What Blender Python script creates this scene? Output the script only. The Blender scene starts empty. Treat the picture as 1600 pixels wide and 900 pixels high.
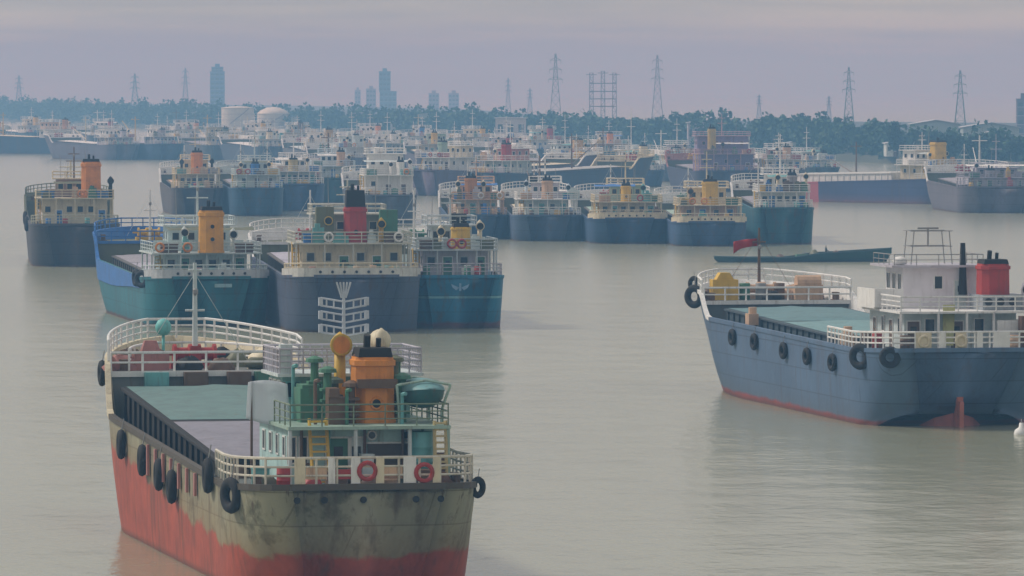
import bpy, math, random
import numpy as np
from mathutils import Vector, Matrix
R = math.radians
rng = random.Random(7)
SC = bpy.context.scene
COL = SC.collection

# ------------------------------------------------------------------ camera
H = 22.0            # bridge deck above the water
FPX = 10000.0       # focal length in photo pixels (photo 1600 wide)
PITCH = math.atan(315 / FPX)
cam_d = bpy.data.cameras.new('camera'); cam = bpy.data.objects.new('camera', cam_d); COL.objects.link(cam)
cam_d.sensor_width = 36.0; cam_d.lens = 36.0 * FPX / 1600
cam_d.clip_start = 1.0; cam_d.clip_end = 40000
cam.location = (0, 0, H); cam.rotation_euler = (math.pi / 2 - PITCH, 0, 0)
SC.camera = cam
# ------------------------------------------------------------------ world: bright overcast, hazy
SUN_EL, SUN_AZ = 44.0, -68.0      # azimuth measured from +Y towards +X (so: left and a little beyond the ships)
w = bpy.data.worlds.new('World'); SC.world = w; w.use_nodes = True
nt = w.node_tree; nt.nodes.clear()
def N(tree, typ, **kw):
    n = tree.nodes.new(typ)
    for k, v in kw.items(): setattr(n, k, v)
    return n
out = N(nt, 'ShaderNodeOutputWorld'); bg = N(nt, 'ShaderNodeBackground'); bg.inputs['Strength'].default_value = 0.1
sky = N(nt, 'ShaderNodeTexSky', sky_type='NISHITA', sun_disc=False)
sky.sun_elevation = R(SUN_EL); sky.sun_rotation = R(SUN_AZ); sky.dust_density = 3.0
tc = N(nt, 'ShaderNodeTexCoord'); sep = N(nt, 'ShaderNodeSeparateXYZ')
nt.links.new(tc.outputs['Generated'], sep.inputs[0])
mp = N(nt, 'ShaderNodeMapping'); mp.inputs['Scale'].default_value = (9, 9, 150)
nt.links.new(tc.outputs['Generated'], mp.inputs[0])
cn = N(nt, 'ShaderNodeTexNoise'); cn.inputs['Scale'].default_value = 1.0; cn.inputs['Detail'].default_value = 5; cn.inputs['Roughness'].default_value = .55
nt.links.new(mp.outputs[0], cn.inputs['Vector'])
ramp = N(nt, 'ShaderNodeValToRGB'); e = ramp.color_ramp.elements
e[0].position = 0.0; e[0].color = (3.8, 3.75, 4.2, 1)
e[1].position = 1.0; e[1].color = (5.4, 5.4, 5.6, 1)
for p, c in ((0.005, (3.8, 3.75, 4.2)), (0.013, (4.4, 4.75, 3.6)), (0.05, (4.9, 4.8, 4.6)), (0.3, (4.5, 4.5, 4.6))):
    el = ramp.color_ramp.elements.new(p); el.color = (*c, 1)
ab = N(nt, 'ShaderNodeMath', operation='ABSOLUTE'); nt.links.new(sep.outputs['Z'], ab.inputs[0])
md = N(nt, 'ShaderNodeMath', operation='MULTIPLY_ADD'); md.inputs[1].default_value = .022; md.inputs[2].default_value = -.011
nt.links.new(cn.outputs['Fac'], md.inputs[0])
ad = N(nt, 'ShaderNodeMath', operation='ADD'); nt.links.new(ab.outputs[0], ad.inputs[0]); nt.links.new(md.outputs[0], ad.inputs[1])
nt.links.new(ad.outputs[0], ramp.inputs['Fac'])
cm = N(nt, 'ShaderNodeMix', data_type='RGBA'); cm.inputs['Factor'].default_value = .88
nt.links.new(sky.outputs[0], cm.inputs['A']); nt.links.new(ramp.outputs[0], cm.inputs['B'])
cr = N(nt, 'ShaderNodeMapRange'); cr.inputs['From Min'].default_value = .5; cr.inputs['From Max'].default_value = .68; cr.inputs['To Max'].default_value = .75
nt.links.new(cn.outputs['Fac'], cr.inputs[0])
cl2 = N(nt, 'ShaderNodeMix', data_type='RGBA'); cl2.inputs['B'].default_value = (6.0, 6.4, 4.8, 1)      # thin warm cloud streaks
nt.links.new(cr.outputs[0], cl2.inputs['Factor']); nt.links.new(cm.outputs['Result'], cl2.inputs['A'])
nt.links.new(cl2.outputs['Result'], bg.inputs[0]); nt.links.new(bg.outputs[0], out.inputs[0])
# ------------------------------------------------------------------ sun (veiled)
sd = bpy.data.lights.new('sun', 'SUN'); sd.energy = 2.3; sd.angle = R(10); sd.color = (1, .95, .87)
so = bpy.data.objects.new('sun', sd); COL.objects.link(so); so.location = (-300, 100, 400)
sv = Vector((math.sin(R(SUN_AZ)) * math.cos(R(SUN_EL)), math.cos(R(SUN_AZ)) * math.cos(R(SUN_EL)), math.sin(R(SUN_EL))))
so.rotation_euler = (-sv).to_track_quat('-Z', 'Y').to_euler()
vs = SC.view_settings; vs.view_transform = 'Standard'; vs.look = 'None'; vs.exposure = 0.0; vs.gamma = 1.0; vs.use_curve_mapping = False
SC.cycles.volume_bounces = 1; SC.cycles.max_bounces = 6; SC.cycles.volume_step_rate = 1.0

def at(u, v):                      # point of the water under a photo position
    Z = H * FPX / (v - 135.0); return ((u - 800) / FPX * Z, Z)
def hz(v, Z): return H - (v - 135.0) * Z / FPX
def wx(u, Z): return (u - 800) / FPX * Z

# ------------------------------------------------------------------ materials
MATS = {}
def nodes(name):
    m = bpy.data.materials.new(name); m.use_nodes = True
    t = m.node_tree; return m, t, t.nodes['Principled BSDF'], t.links
def mixc(t, fac, a, b, mode='MIX'):
    n = N(t, 'ShaderNodeMix', data_type='RGBA', blend_type=mode)
    for s, x in (('Factor', fac), ('A', a), ('B', b)):
        if hasattr(x, 'is_linked') or hasattr(x, 'links'): t.links.new(x, n.inputs[s])
        elif s == 'Factor': n.inputs[s].default_value = x
        else: n.inputs[s].default_value = (*x, 1)
    return n.outputs['Result']
def noise(t, vec, scale, detail=4, sc=(1, 1, 1), rough=.6, lo=.4, hi=.6):
    m = N(t, 'ShaderNodeMapping'); m.inputs['Scale'].default_value = sc; t.links.new(vec, m.inputs[0])
    n = N(t, 'ShaderNodeTexNoise'); n.inputs['Scale'].default_value = scale; n.inputs['Detail'].default_value = detail; n.inputs['Roughness'].default_value = rough
    t.links.new(m.outputs[0], n.inputs['Vector'])
    r = N(t, 'ShaderNodeMapRange'); r.inputs['From Min'].default_value = lo; r.inputs['From Max'].default_value = hi
    t.links.new(n.outputs['Fac'], r.inputs[0]); return r.outputs[0]
def math2(t, op, a, b):
    n = N(t, 'ShaderNodeMath', operation=op)
    for i, x in enumerate((a, b)):
        if hasattr(x, 'links'): t.links.new(x, n.inputs[i])
        else: n.inputs[i].default_value = x
    return n.outputs[0]
def paint(col, dirt=.6, rough=.55, rust=.55):
    """weathered marine paint"""
    key = ('p', tuple(round(c, 3) for c in col), dirt, rough, rust)
    if key in MATS: return MATS[key]
    m, t, b, L = nodes('paint_%03d' % len(MATS))
    tcx = N(t, 'ShaderNodeTexCoord').outputs['Object']
    f1 = noise(t, tcx, .9, 5, lo=.42, hi=.7)
    dark = tuple(c * .55 + .02 for c in col)
    c = mixc(t, math2(t, 'MULTIPLY', f1, dirt), col, dark)
    f2 = noise(t, tcx, 1.6, 5, (2.2, 2.2, .25), .7, .54, .72)
    c = mixc(t, math2(t, 'MULTIPLY', f2, rust), c, (.13, .06, .03))
    L.new(c, b.inputs['Base Color']); b.inputs['Roughness'].default_value = rough
    b.inputs['Specular IOR Level'].default_value = .35
    MATS[key] = m; return m
def hullpaint(name, top, boot=(.22, .05, .04), boot_z=.3, slope=0.0, rust=.5, grime=(.11, .10, .075), grime_h=1.2, stripe=None, edge=.5, patch=None, soft=.12):
    m, t, b, L = nodes(name)
    tcx = N(t, 'ShaderNodeTexCoord').outputs['Object']
    sp = N(t, 'ShaderNodeSeparateXYZ'); L.new(tcx, sp.inputs[0])
    n1 = noise(t, tcx, .35, 5, (1, 1, 1.3), .62, .3, .7)
    zl = math2(t, 'SUBTRACT', sp.outputs['Z'], math2(t, 'MULTIPLY', sp.outputs['Y'], slope))
    zz = math2(t, 'ADD', zl, math2(t, 'MULTIPLY', math2(t, 'SUBTRACT', n1, .5), edge))
    c = mixc(t, math2(t, 'MULTIPLY', noise(t, tcx, .22, 5, lo=.35, hi=.7), .55), top, tuple(x * .62 for x in top))
    # plate strakes: slight change of tone from plate to plate
    br = N(t, 'ShaderNodeTexBrick'); br.inputs['Scale'].default_value = 1.0; br.inputs['Brick Width'].default_value = 6.0; br.inputs['Row Height'].default_value = 1.5
    br.inputs['Mortar Size'].default_value = .035; br.inputs['Color1'].default_value = (1, 1, 1, 1); br.inputs['Color2'].default_value = (.82, .83, .85, 1); br.inputs['Mortar'].default_value = (.5, .46, .42, 1)
    cb = N(t, 'ShaderNodeCombineXYZ'); L.new(math2(t, 'ADD', sp.outputs['X'], sp.outputs['Y']), cb.inputs[0]); L.new(sp.outputs['Z'], cb.inputs[1])
    L.new(cb.outputs[0], br.inputs['Vector'])
    c = mixc(t, .7, c, br.outputs['Color'], 'MULTIPLY')
    if patch:
        c = mixc(t, noise(t, tcx, .5, 6, (1, 1, 1), .7, .5, .62), c, patch)
    if stripe:
        z0, z1, sc_ = stripe
        c = mixc(t, math2(t, 'MULTIPLY', math2(t, 'GREATER_THAN', sp.outputs['Z'], z0), math2(t, 'LESS_THAN', sp.outputs['Z'], z1)), c, sc_)
    g = N(t, 'ShaderNodeMapRange'); g.inputs['From Min'].default_value = boot_z + grime_h; g.inputs['From Max'].default_value = boot_z
    L.new(zz, g.inputs[0])
    c = mixc(t, math2(t, 'MULTIPLY', g.outputs[0], .6), c, grime)
    bt = mixc(t, noise(t, tcx, .6, 5, lo=.35, hi=.7), boot, tuple(x * .6 + .01 for x in boot))
    bs = N(t, 'ShaderNodeMapRange'); bs.inputs['From Min'].default_value = boot_z + soft; bs.inputs['From Max'].default_value = boot_z - soft
    L.new(zz, bs.inputs[0])
    c = mixc(t, bs.outputs[0], c, bt)
    st = noise(t, tcx, .8, 5, (1.7, 1.7, .14), .6, .53, .7)
    c = mixc(t, math2(t, 'MULTIPLY', st, rust), c, (.10, .055, .03))
    sk = noise(t, tcx, 1.0, 6, (2.6, 2.6, .07), .75, .57, .66); tp = N(t, 'ShaderNodeMapRange'); tp.inputs['From Min'].default_value = .8; tp.inputs['From Max'].default_value = 4.8; L.new(sp.outputs['Z'], tp.inputs[0])
    c = mixc(t, math2(t, 'MULTIPLY', math2(t, 'MULTIPLY', sk, tp.outputs[0]), min(1, rust * 1.3)), c, (.085, .045, .025))
    wet = N(t, 'ShaderNodeMapRange'); wet.inputs['From Min'].default_value = .35; wet.inputs['From Max'].default_value = .05
    L.new(sp.outputs['Z'], wet.inputs[0])
    c = mixc(t, math2(t, 'MULTIPLY', wet.outputs[0], .6), c, (.05, .045, .03))
    L.new(c, b.inputs['Base Color']); b.inputs['Roughness'].default_value = .55; b.inputs['Specular IOR Level'].default_value = .3
    bm = N(t, 'ShaderNodeBump'); bm.inputs['Strength'].default_value = .35; bm.inputs['Distance'].default_value = .08
    L.new(noise(t, tcx, .7, 3, lo=.2, hi=.8), bm.inputs['Height']); L.new(bm.outputs[0], b.inputs['Normal'])
    return m
def plain(name, col, rough=.6, metal=0.0, var=.3, scale=2.0):
    if name in MATS: return MATS[name]
    m, t, b, L = nodes(name)
    tcx = N(t, 'ShaderNodeTexCoord').outputs['Object']
    c = mixc(t, math2(t, 'MULTIPLY', noise(t, tcx, scale, 4, lo=.35, hi=.7), var), col, tuple(x * .5 for x in col))
    L.new(c, b.inputs['Base Color']); b.inputs['Roughness'].default_value = rough; b.inputs['Metallic'].default_value = metal
    MATS[name] = m; return m
GLASS = plain('window_glass', (.018, .024, .03), .12, var=.2)
RUBBER = plain('tyre_rubber', (.016, .016, .017), .85)
DARK = plain('dark_opening', (.02, .02, .022), .8)
RUST = plain('rusty_steel', (.16, .075, .04), .8, var=.6)
STEEL = plain('grey_steel', (.28, .28, .28), .5)
SOOT_SHADE = plain('soot_shade_black', (.02, .018, .017), .8)
def hexc(r, g, b):
    return tuple(((x / 255) / 12.92 if x / 255 < .04045 else ((x / 255 + .055) / 1.055) ** 2.4) for x in (r, g, b))
WHITE = paint((.80, .80, .78), dirt=.4, rust=.45); CREAM = paint((.72, .64, .46)); PALE = paint((.60, .68, .68)); MAUVE = paint((.50, .48, .54))
TURQ = paint((.16, .42, .42)); GREENP = paint((.08, .22, .14)); ORANGE = paint((.72, .27, .05), rust=.3); YELLOW = paint((.68, .44, .06), rust=.3)
REDP = paint((.42, .045, .04)); BLUEP = paint((.05, .19, .52)); BROWN = paint((.16, .10, .065)); OLIVE = paint((.16, .17, .10))
PEACH = paint((.62, .42, .28)); PINK = paint((.45, .20, .18)); LGREEN = paint((.36, .50, .42))

# ------------------------------------------------------------------ mesh builder
class MB:
    def __init__(s): s.v = []; s.f = []; s.m = []
    def _add(s, vs_, fs, mi=0):
        o = len(s.v); s.v += [tuple(p) for p in vs_]; s.f += [tuple(i + o for i in q) for q in fs]; s.m += [mi] * len(fs); return s
    def box(s, x0, x1, y0, y1, z0, z1, mi=0, tx=0, ty=0):
        """axis box; tx, ty shrink the top"""
        return s._add([(x0, y0, z0), (x1, y0, z0), (x1, y1, z0), (x0, y1, z0), (x0 + tx, y0 + ty, z1), (x1 - tx, y0 + ty, z1), (x1 - tx, y1 - ty, z1), (x0 + tx, y1 - ty, z1)],
                      [(3, 2, 1, 0), (4, 5, 6, 7), (0, 1, 5, 4), (1, 2, 6, 5), (2, 3, 7, 6), (3, 0, 4, 7)], mi)
    def tube(s, p0, p1, r0, r1=None, n=8, mi=0, cap=True):
        r1 = r0 if r1 is None else r1
        a, b = Vector(p0), Vector(p1); d = (b - a).normalized()
        x = d.orthogonal().normalized(); y = d.cross(x)
        vs_ = []
        for c, r in ((a, r0), (b, r1)):
            for k in range(n):
                q = 2 * math.pi * k / n; vs_.append(c + x * (r * math.cos(q)) + y * (r * math.sin(q)))
        fs = [(k, (k + 1) % n, n + (k + 1) % n, n + k) for k in range(n)]
        if cap: fs += [tuple(range(n))[::-1], tuple(range(n, 2 * n))]
        return s._add(vs_, fs, mi)
    def path(s, pts, r, n=6, mi=0, closed=False):
        P = [Vector(p) for p in pts]
        k = len(P); rng_ = range(k if closed else k - 1)
        for i in rng_: s.tube(P[i], P[(i + 1) % k], r, n=n, mi=mi)
        return s
    def lathe(s, prof, c=(0, 0, 0), axis='z', n=16, mi=0):
        vs_ = []
        for r, h in prof:
            for k in range(n):
                q = 2 * math.pi * k / n; a, b = r * math.cos(q), r * math.sin(q)
                p = {'z': (a, b, h), 'x': (h, a, b), 'y': (a, h, b)}[axis]
                vs_.append((c[0] + p[0], c[1] + p[1], c[2] + p[2]))
        fs = []
        for j in range(len(prof) - 1):
            fs += [(j * n + k, j * n + (k + 1) % n, (j + 1) * n + (k + 1) % n, (j + 1) * n + k) for k in range(n)]
        fs += [tuple(range(n))[::-1], tuple((len(prof) - 1) * n + k for k in range(n))]
        return s._add(vs_, fs, mi)
    def torus(s, c, Rr, r, axis='x', n=20, k=8, mi=0, sx=1.0):
        vs_ = []
        for i in range(n):
            q = 2 * math.pi * i / n
            for j in range(k):
                w_ = 2 * math.pi * j / k; rr = Rr + r * math.cos(w_); h = r * sx * math.sin(w_)
                a, b = rr * math.cos(q), rr * math.sin(q)
                p = {'z': (a, b, h), 'x': (h, a, b), 'y': (a, h, b)}[axis]
                vs_.append((c[0] + p[0], c[1] + p[1], c[2] + p[2]))
        return s._add(vs_, [(i * k + j, ((i + 1) % n) * k + j, ((i + 1) % n) * k + (j + 1) % k, i * k + (j + 1) % k) for i in range(n) for j in range(k)], mi)
    def rail(s, pts, h=1.0, bars=3, step=1.4, r=.035, mi=0):
        """posts and bars along a polyline standing on its points"""
        for i in range(len(pts) - 1):
            a, b = Vector(pts[i]), Vector(pts[i + 1]); n = max(1, round((b - a).length / step))
            for k in range(n + (i == len(pts) - 2)):
                p = a.lerp(b, k / n); s.tube(p, p + Vector((0, 0, h)), r * 1.15, n=5, mi=mi)
            for j in range(1, bars + 1):
                q = Vector((0, 0, h * j / bars)); s.tube(a + q, b + q, r if j < bars else r * 1.35, n=5, mi=mi)
        return s
    def mesh(s, name, mats, smooth=False):
        me = bpy.data.meshes.new(name); me.from_pydata(s.v, [], s.f)
        for m in (mats if isinstance(mats, (list, tuple)) else [mats]): me.materials.append(m)
        me.polygons.foreach_set('material_index', s.m)
        if smooth: me.polygons.foreach_set('use_smooth', [True] * len(s.f))
        me.update(); return me
    def build(s, name, mats, parent=None, smooth=False):
        return link(name, s.mesh(name, mats, smooth), parent)
def link(name, data, parent=None, loc=None, rz=0.0):
    o = bpy.data.objects.new(name, data); COL.objects.link(o)
    if parent is not None: o.parent = parent
    if loc is not None: o.location = loc
    if rz: o.rotation_euler = (0, 0, rz)
    return o
LABELS = {}
def tag(o, label=None, cat=None, group=None, kind=None):
    if label: o['label'] = label
    if cat: o['category'] = cat
    if group: o['group'] = group
    if kind: o['kind'] = kind
    return o
def empty(name, loc, rz=0.0): 
    o = link(name, None, None, loc, rz); o.empty_display_size = .5; return o
def smooth_step(a, b, x):
    x = min(1, max(0, (x - a) / (b - a))); return x * x * (3 - 2 * x)

# ------------------------------------------------------------------ shared little meshes
def window_mesh(w_, h_, frame, key=None):
    """window standing in the xz plane, facing -y"""
    b = MB(); f = .07
    b.box(-w_ / 2, w_ / 2, -.02, .03, -h_ / 2, h_ / 2, 1)
    b.box(-w_ / 2 - f, -w_ / 2, -.06, .03, -h_ / 2 - f, h_ / 2 + f, 0); b.box(w_ / 2, w_ / 2 + f, -.06, .03, -h_ / 2 - f, h_ / 2 + f, 0)
    b.box(-w_ / 2, w_ / 2, -.06, .03, h_ / 2, h_ / 2 + f, 0); b.box(-w_ / 2, w_ / 2, -.06, .03, -h_ / 2 - f, -h_ / 2, 0)
    return b.mesh('window', [frame, GLASS])
def port_mesh(r, frame):
    b = MB(); b.torus((0, -.02, 0), r, .05, 'y', 14, 5, 0); b.lathe([(r, -.01), (r, .03)], axis='y', n=14, mi=1); return b.mesh('porthole', [frame, GLASS])
def door_mesh(w_, h_, m):
    b = MB(); b.box(-w_ / 2, w_ / 2, -.05, .03, 0, h_, 0); b.box(-w_ / 2 - .08, -w_ / 2, -.08, .03, 0, h_ + .08, 1); b.box(w_ / 2, w_ / 2 + .08, -.08, .03, 0, h_ + .08, 1)
    b.box(-w_ / 2, w_ / 2, -.08, .03, h_, h_ + .08, 1); b.box(-.2, .2, -.065, .03, h_ * .6, h_ * .82, 2)
    return b.mesh('door', [m, WHITE, GLASS])
_cache = {}
def cached(key, fn):
    if key not in _cache: _cache[key] = fn()
    return _cache[key]
TYRE = MB().torus((0, 0, 0), .45, .2, 'x', 20, 8, 0, .85).mesh('tyre', [RUBBER], True)
def tyre(ship, loc, label, scale=1.0, rz=0.0, group='tyre fenders hung on the ships'):
    M = Matrix.Translation(ship.location) @ Matrix.Rotation(ship.rotation_euler.z, 4, 'Z')
    p = M @ Vector(loc)
    o = link('tyre_fender', TYRE, None, p, ship.rotation_euler.z + rz); o.scale = (scale,) * 3
    rope = MB().tube((0, 0, .5), (.12, 0, 1.1), .025, n=5).build('rope', [STEEL], o)
    return tag(o, label, 'fender', group)

# ------------------------------------------------------------------ the ship
class Ship:
    def __init__(s, name, label, u=None, v=None, L=58, B=11, heading=8.0, g0=4.8, g1=5.8, fr=2.4, hull=None, pos=None, group=None,
                 fc=.80, bulw=None, deckm=None, stern_cut=2.2, zb0=-1.0, cat='ship', flare=1.0, wt=.62, bul=1.0, gun=None, tbl=.60, tbu=.78):
        s.tbl, s.tbu = tbl, tbu
        if gun: s.gun = gun
        s.L, s.B, s.g0, s.g1, s.fr, s.fc, s.zb0, s.cut, s.flare, s.wt, s.bul = L, B, g0, g1, fr, fc, zb0, stern_cut, flare, wt, bul
        p = at(u, v) if pos is None else pos
        s.o = empty(name, (p[0], p[1], 0), R(heading)); tag(s.o, label, cat, group)
        s.hullm = hull; s.bulw = bulw or WHITE; s.deckm = deckm or OLIVE
        s._hull()
    def g(s, t):
        base = s.g0 + (s.g1 - s.g0) * max(0, t - .1) / .8 + .3 * max(0, (t - .75) / .25) ** 2
        return base + s.fr * smooth_step(s.fc - .05, s.fc + .015, t) + .25 * (max(0, .12 - t) / .12)
    def deckz(s, t): return s.g0 + (s.g1 - s.g0) * max(0, t - .1) / .8 - s.bul
    def hb(s, t, zr):
        ts = .085; a = min(1, t / ts); wt = s.wt * (.80 + .20 * zr)
        fs = wt + (1 - wt) * (1 - (1 - a) ** 2.3) ** (1 / 2.3)
        zf = max(0, min(1, zr)); tb = s.tbl + (s.tbu - s.tbl) * zf
        b = max(0, (t - tb) / (1 - tb)); p = 1.55 + 1.0 * zf; q = .95 - .33 * zf
        fb = max(0, 1 - b ** p) ** q
        low = 1 - .05 * (1 - zf) ** 2 - .12 * (1 - zf) * (1 - a)
        return s.B / 2 * fs * fb * low * (1 + .03 * zf * smooth_step(.6, .85, t))
    def pt(s, t, zr, side, inset=0.0):
        zb = -1.2 + (s.zb0 + 1.2) * max(0, 1 - t / .09)
        z = zb + (s.g(t) - zb) * zr
        y = s.L * t + (zr - 1) * s.L * .055 * smooth_step(.8, 1, t) + s.cut * (1 - zr) ** 1.3 * max(0, 1 - t / .12)
        return (side * max(0, s.hb(t, zr) - inset), y, z)
    def atz(s, t, z, side, inset=0.0):
        zb = -1.2 + (s.zb0 + 1.2) * max(0, 1 - t / .09)
        p = s.pt(t, min(1, max(.05, (z - zb) / (s.g(t) - zb))), side, inset); return (p[0], p[1], z)
    TS = [0, .004, .012, .025, .04, .06, .085, .12, .16, .22, .3, .38, .46, .54, .6, .65, .69, .72, .745, .76, .775, .79, .80, .81, .82, .84, .86, .88, .9, .92, .94, .955, .97, .98, .988, .994, .998, 1]
    def _hull(s):
        ts = s.TS; zs = [0, .12, .25, .38, .52, .66, .8, .92, 1]; b = MB(); nz = len(zs)
        for side in (-1, 1):
            vs_ = [s.pt(t, z, side) for t in ts for z in zs]; fs = []
            for i in range(len(ts) - 1):
                for j in range(nz - 1):
                    q = (i * nz + j, (i + 1) * nz + j, (i + 1) * nz + j + 1, i * nz + j + 1); fs.append(q if side > 0 else q[::-1])
            b._add(vs_, fs)
        n = len(ts) * nz
        b.f += [(j + n, j, j + 1, j + 1 + n) for j in range(nz - 1)]; b.m += [0] * (nz - 1)      # transom
        b.f += [(i * nz, i * nz + n, (i + 1) * nz + n, (i + 1) * nz) for i in range(len(ts) - 1)]; b.m += [0] * (len(ts) - 1)   # bottom
        s.hull = b.build('hull', s.hullm, s.o, True)
        # inner bulwark and cap, aft half and forward half
        for nm, t0, t1, dep, mt in (('bulwark', s.fc - .055, 1.0, None, s.bulw), ('gunwale', .0, s.fc - .055, None, getattr(s, 'gun', s.hullm))):
            tt = [t for t in ts if t0 <= t <= t1]
            b = MB()
            for side in (-1, 1):
                vs_ = []
                for t in tt:
                    p = s.pt(t, 1, side); pi = s.pt(t, 1, side, .22); low = s.deckz(t) if t > .1 else s.g(t) - .35
                    po = (p[0] + side * .07, p[1], p[2])
                    vs_ += [(po[0], po[1], p[2] - .22), (po[0], po[1], p[2] + .05), (pi[0], pi[1], p[2] + .05), s.atz(t, low, side, .26)]
                fs = []
                for i in range(len(tt) - 1):
                    for j in range(3):
                        q = (i * 4 + j, (i + 1) * 4 + j, (i + 1) * 4 + j + 1, i * 4 + j + 1); fs.append(q if side > 0 else q[::-1])
                b._add(vs_, fs)
            if t0 == 0:   # across the stern
                p, q = s.pt(0, 1, 1), s.pt(0, 1, -1); z = p[2]
                b.box(q[0] - .05, p[0] + .05, -.07, .2, z - .22, z + .05)
            b.build(nm, mt, s.o)
        # decks
        def deck(nm, t0, t1, zf, front=False, mt=None):
            tt = [t for t in ts if t0 < t < t1]; tt = [t0] + tt + [t1]; vs_ = []
            for t in tt:
                h, y, _ = s.atz(t, zf(t), 1, .14); h = max(.02, h); vs_ += [(-h, y, zf(t)), (h, y, zf(t))]
            b = MB()._add(vs_, [(2 * i, 2 * i + 1, 2 * i + 3, 2 * i + 2) for i in range(len(tt) - 1)])
            if front:
                z0 = s.deckz(t0) - .05; z1 = zf(t0); h = s.atz(t0, z1, 1, .14)[0]; hl = s.atz(t0, z0, 1, .14)[0]; y = s.atz(t0, z1, 1)[1]
                b._add([(-hl, y, z0), (hl, y, z0), (h, y, z1), (-h, y, z1)], [(0, 1, 2, 3)])
            return b.build(nm, mt or s.deckm, s.o)
        deck('main_deck', .15, s.fc + .01, s.deckz)
        deck('poop_deck', .002, .16, lambda t: s.g0 + .02)
        y = s.L * .16; hh = s.atz(.16, s.deckz(.16), 1, .14)[0]
        MB()._add([(-hh, y, s.deckz(.16) - .05), (hh, y, s.deckz(.16) - .05), (hh, y, s.g0), (-hh, y, s.g0)], [(0, 3, 2, 1)]).build('poop_front', WHITE, s.o)
        s.fz = s.g(s.fc + .02) - .75
        deck('forecastle_deck', s.fc, .99, lambda t: s.fz, True)
    # --- fittings
    def hatches(s, n=2, cover=None, coam=None, t0=.26, t1=None, hw=.39, h=1.3, rise=0.0, gap=.5):
        t1 = t1 or s.fc - .035; y0, y1 = s.L * t0, s.L * t1; w_ = s.B * hw
        def zt(y): return s.deckz(y / s.L) + h + rise * (y - y0) / (y1 - y0)
        c = MB()._add([(-w_, y0, s.deckz(t0)), (w_, y0, s.deckz(t0)), (w_, y1, s.deckz(t1)), (-w_, y1, s.deckz(t1)), (-w_, y0, zt(y0)), (w_, y0, zt(y0)), (w_, y1, zt(y1)), (-w_, y1, zt(y1))],
                      [(4, 5, 6, 7), (0, 1, 5, 4), (1, 2, 6, 5), (2, 3, 7, 6), (3, 0, 4, 7)])
        for sx in (-1, 1):
            k = y0 + 1
            while k < y1:       # coaming stays
                z = zt(k); zd = s.deckz(k / s.L); c.box(sx * w_ - .12 if sx < 0 else w_, -w_ if sx < 0 else w_ + .12, k, k + .12, zd, z - .05); k += 1.8
            c._add([(sx * w_, y0, zt(y0) - .14), (sx * (w_ + .2), y0, zt(y0) - .14), (sx * (w_ + .2), y1, zt(y1) - .14), (sx * w_, y1, zt(y1) - .14),
                    (sx * w_, y0, zt(y0) - .02), (sx * (w_ + .2), y0, zt(y0) - .02), (sx * (w_ + .2), y1, zt(y1) - .02), (sx * w_, y1, zt(y1) - .02)],
                   [(4, 5, 6, 7), (0, 1, 5, 4), (1, 2, 6, 5), (3, 2, 1, 0), (2, 3, 7, 6)])
        c.build('hatch_coaming', coam or RUST, s.o)
        ln = (y1 - y0 - gap * (n - 1)) / n; cv = cover if isinstance(cover, list) else [cover or paint((.16, .23, .22))] * n
        for i in range(n):
            a = y0 + i * (ln + gap); b_ = a + ln; b = MB(); wi = w_ - .12; vs_ = []
            ny, nx = 10, 8; rr = random.Random(int(a * 100) + n)
            for p in range(ny + 1):
                for q in range(nx + 1):
                    y = a + ln * p / ny; x = -wi + 2 * wi * q / nx; ed = p in (0, ny) or q in (0, nx)
                    vs_.append((x, y, zt(y) + (.02 if ed else .10 + .12 * (1 - abs(x) / wi) + rr.uniform(-.03, .03))))
            b._add(vs_, [(p * (nx + 1) + q, p * (nx + 1) + q + 1, (p + 1) * (nx + 1) + q + 1, (p + 1) * (nx + 1) + q) for p in range(ny) for q in range(nx)])
            cvr = b.build('hatch_cover', cv[i % len(cv)], s.o, True)
    def win(s, par, x, y, z, face='aft', w_=.6, h_=.7, frame=None, mesh=None, name='window'):
        """window on a wall: aft (-y), fore, port (-x), stbd"""
        frame = frame or WHITE
        me = mesh or cached(('w', w_, h_, frame.name), lambda: window_mesh(w_, h_, frame))
        return link(name, me, par, (x, y, z), {'aft': 0, 'fore': math.pi, 'port': -math.pi / 2, 'stbd': math.pi / 2}[face])
    def door(s, par, x, y, z, face='aft', m=None, w_=.8, h_=1.8):
        m = m or BROWN
        return link('door', cached(('d', w_, h_, m.name), lambda: door_mesh(w_, h_, m)), par, (x, y, z), {'aft': 0, 'fore': math.pi, 'port': -math.pi / 2, 'stbd': math.pi / 2}[face])
    def railing(s, pts, m=None, h=1.0, bars=3, step=1.5, r=.04, name='railing'):
        return MB().rail(pts, h, bars, step, r).build(name, m or WHITE, s.o)
    def stern_rail(s, m=None, t1=.16, z=None, h=1.05, bars=3, step=1.3, r=.04):
        ts = [t for t in s.TS if t <= t1 and t not in (.004,)]
        z = s.g0 if z is None else z
        P = [(-s.hb(t, 1) + .18, max(.12, s.pt(t, 1, 1)[1]), s.g(t) + .03) for t in reversed(ts)] + [(s.hb(t, 1) - .18, max(.12, s.pt(t, 1, 1)[1]), s.g(t) + .03) for t in ts]
        return s.railing(P, m, h, bars, step, r)
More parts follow.
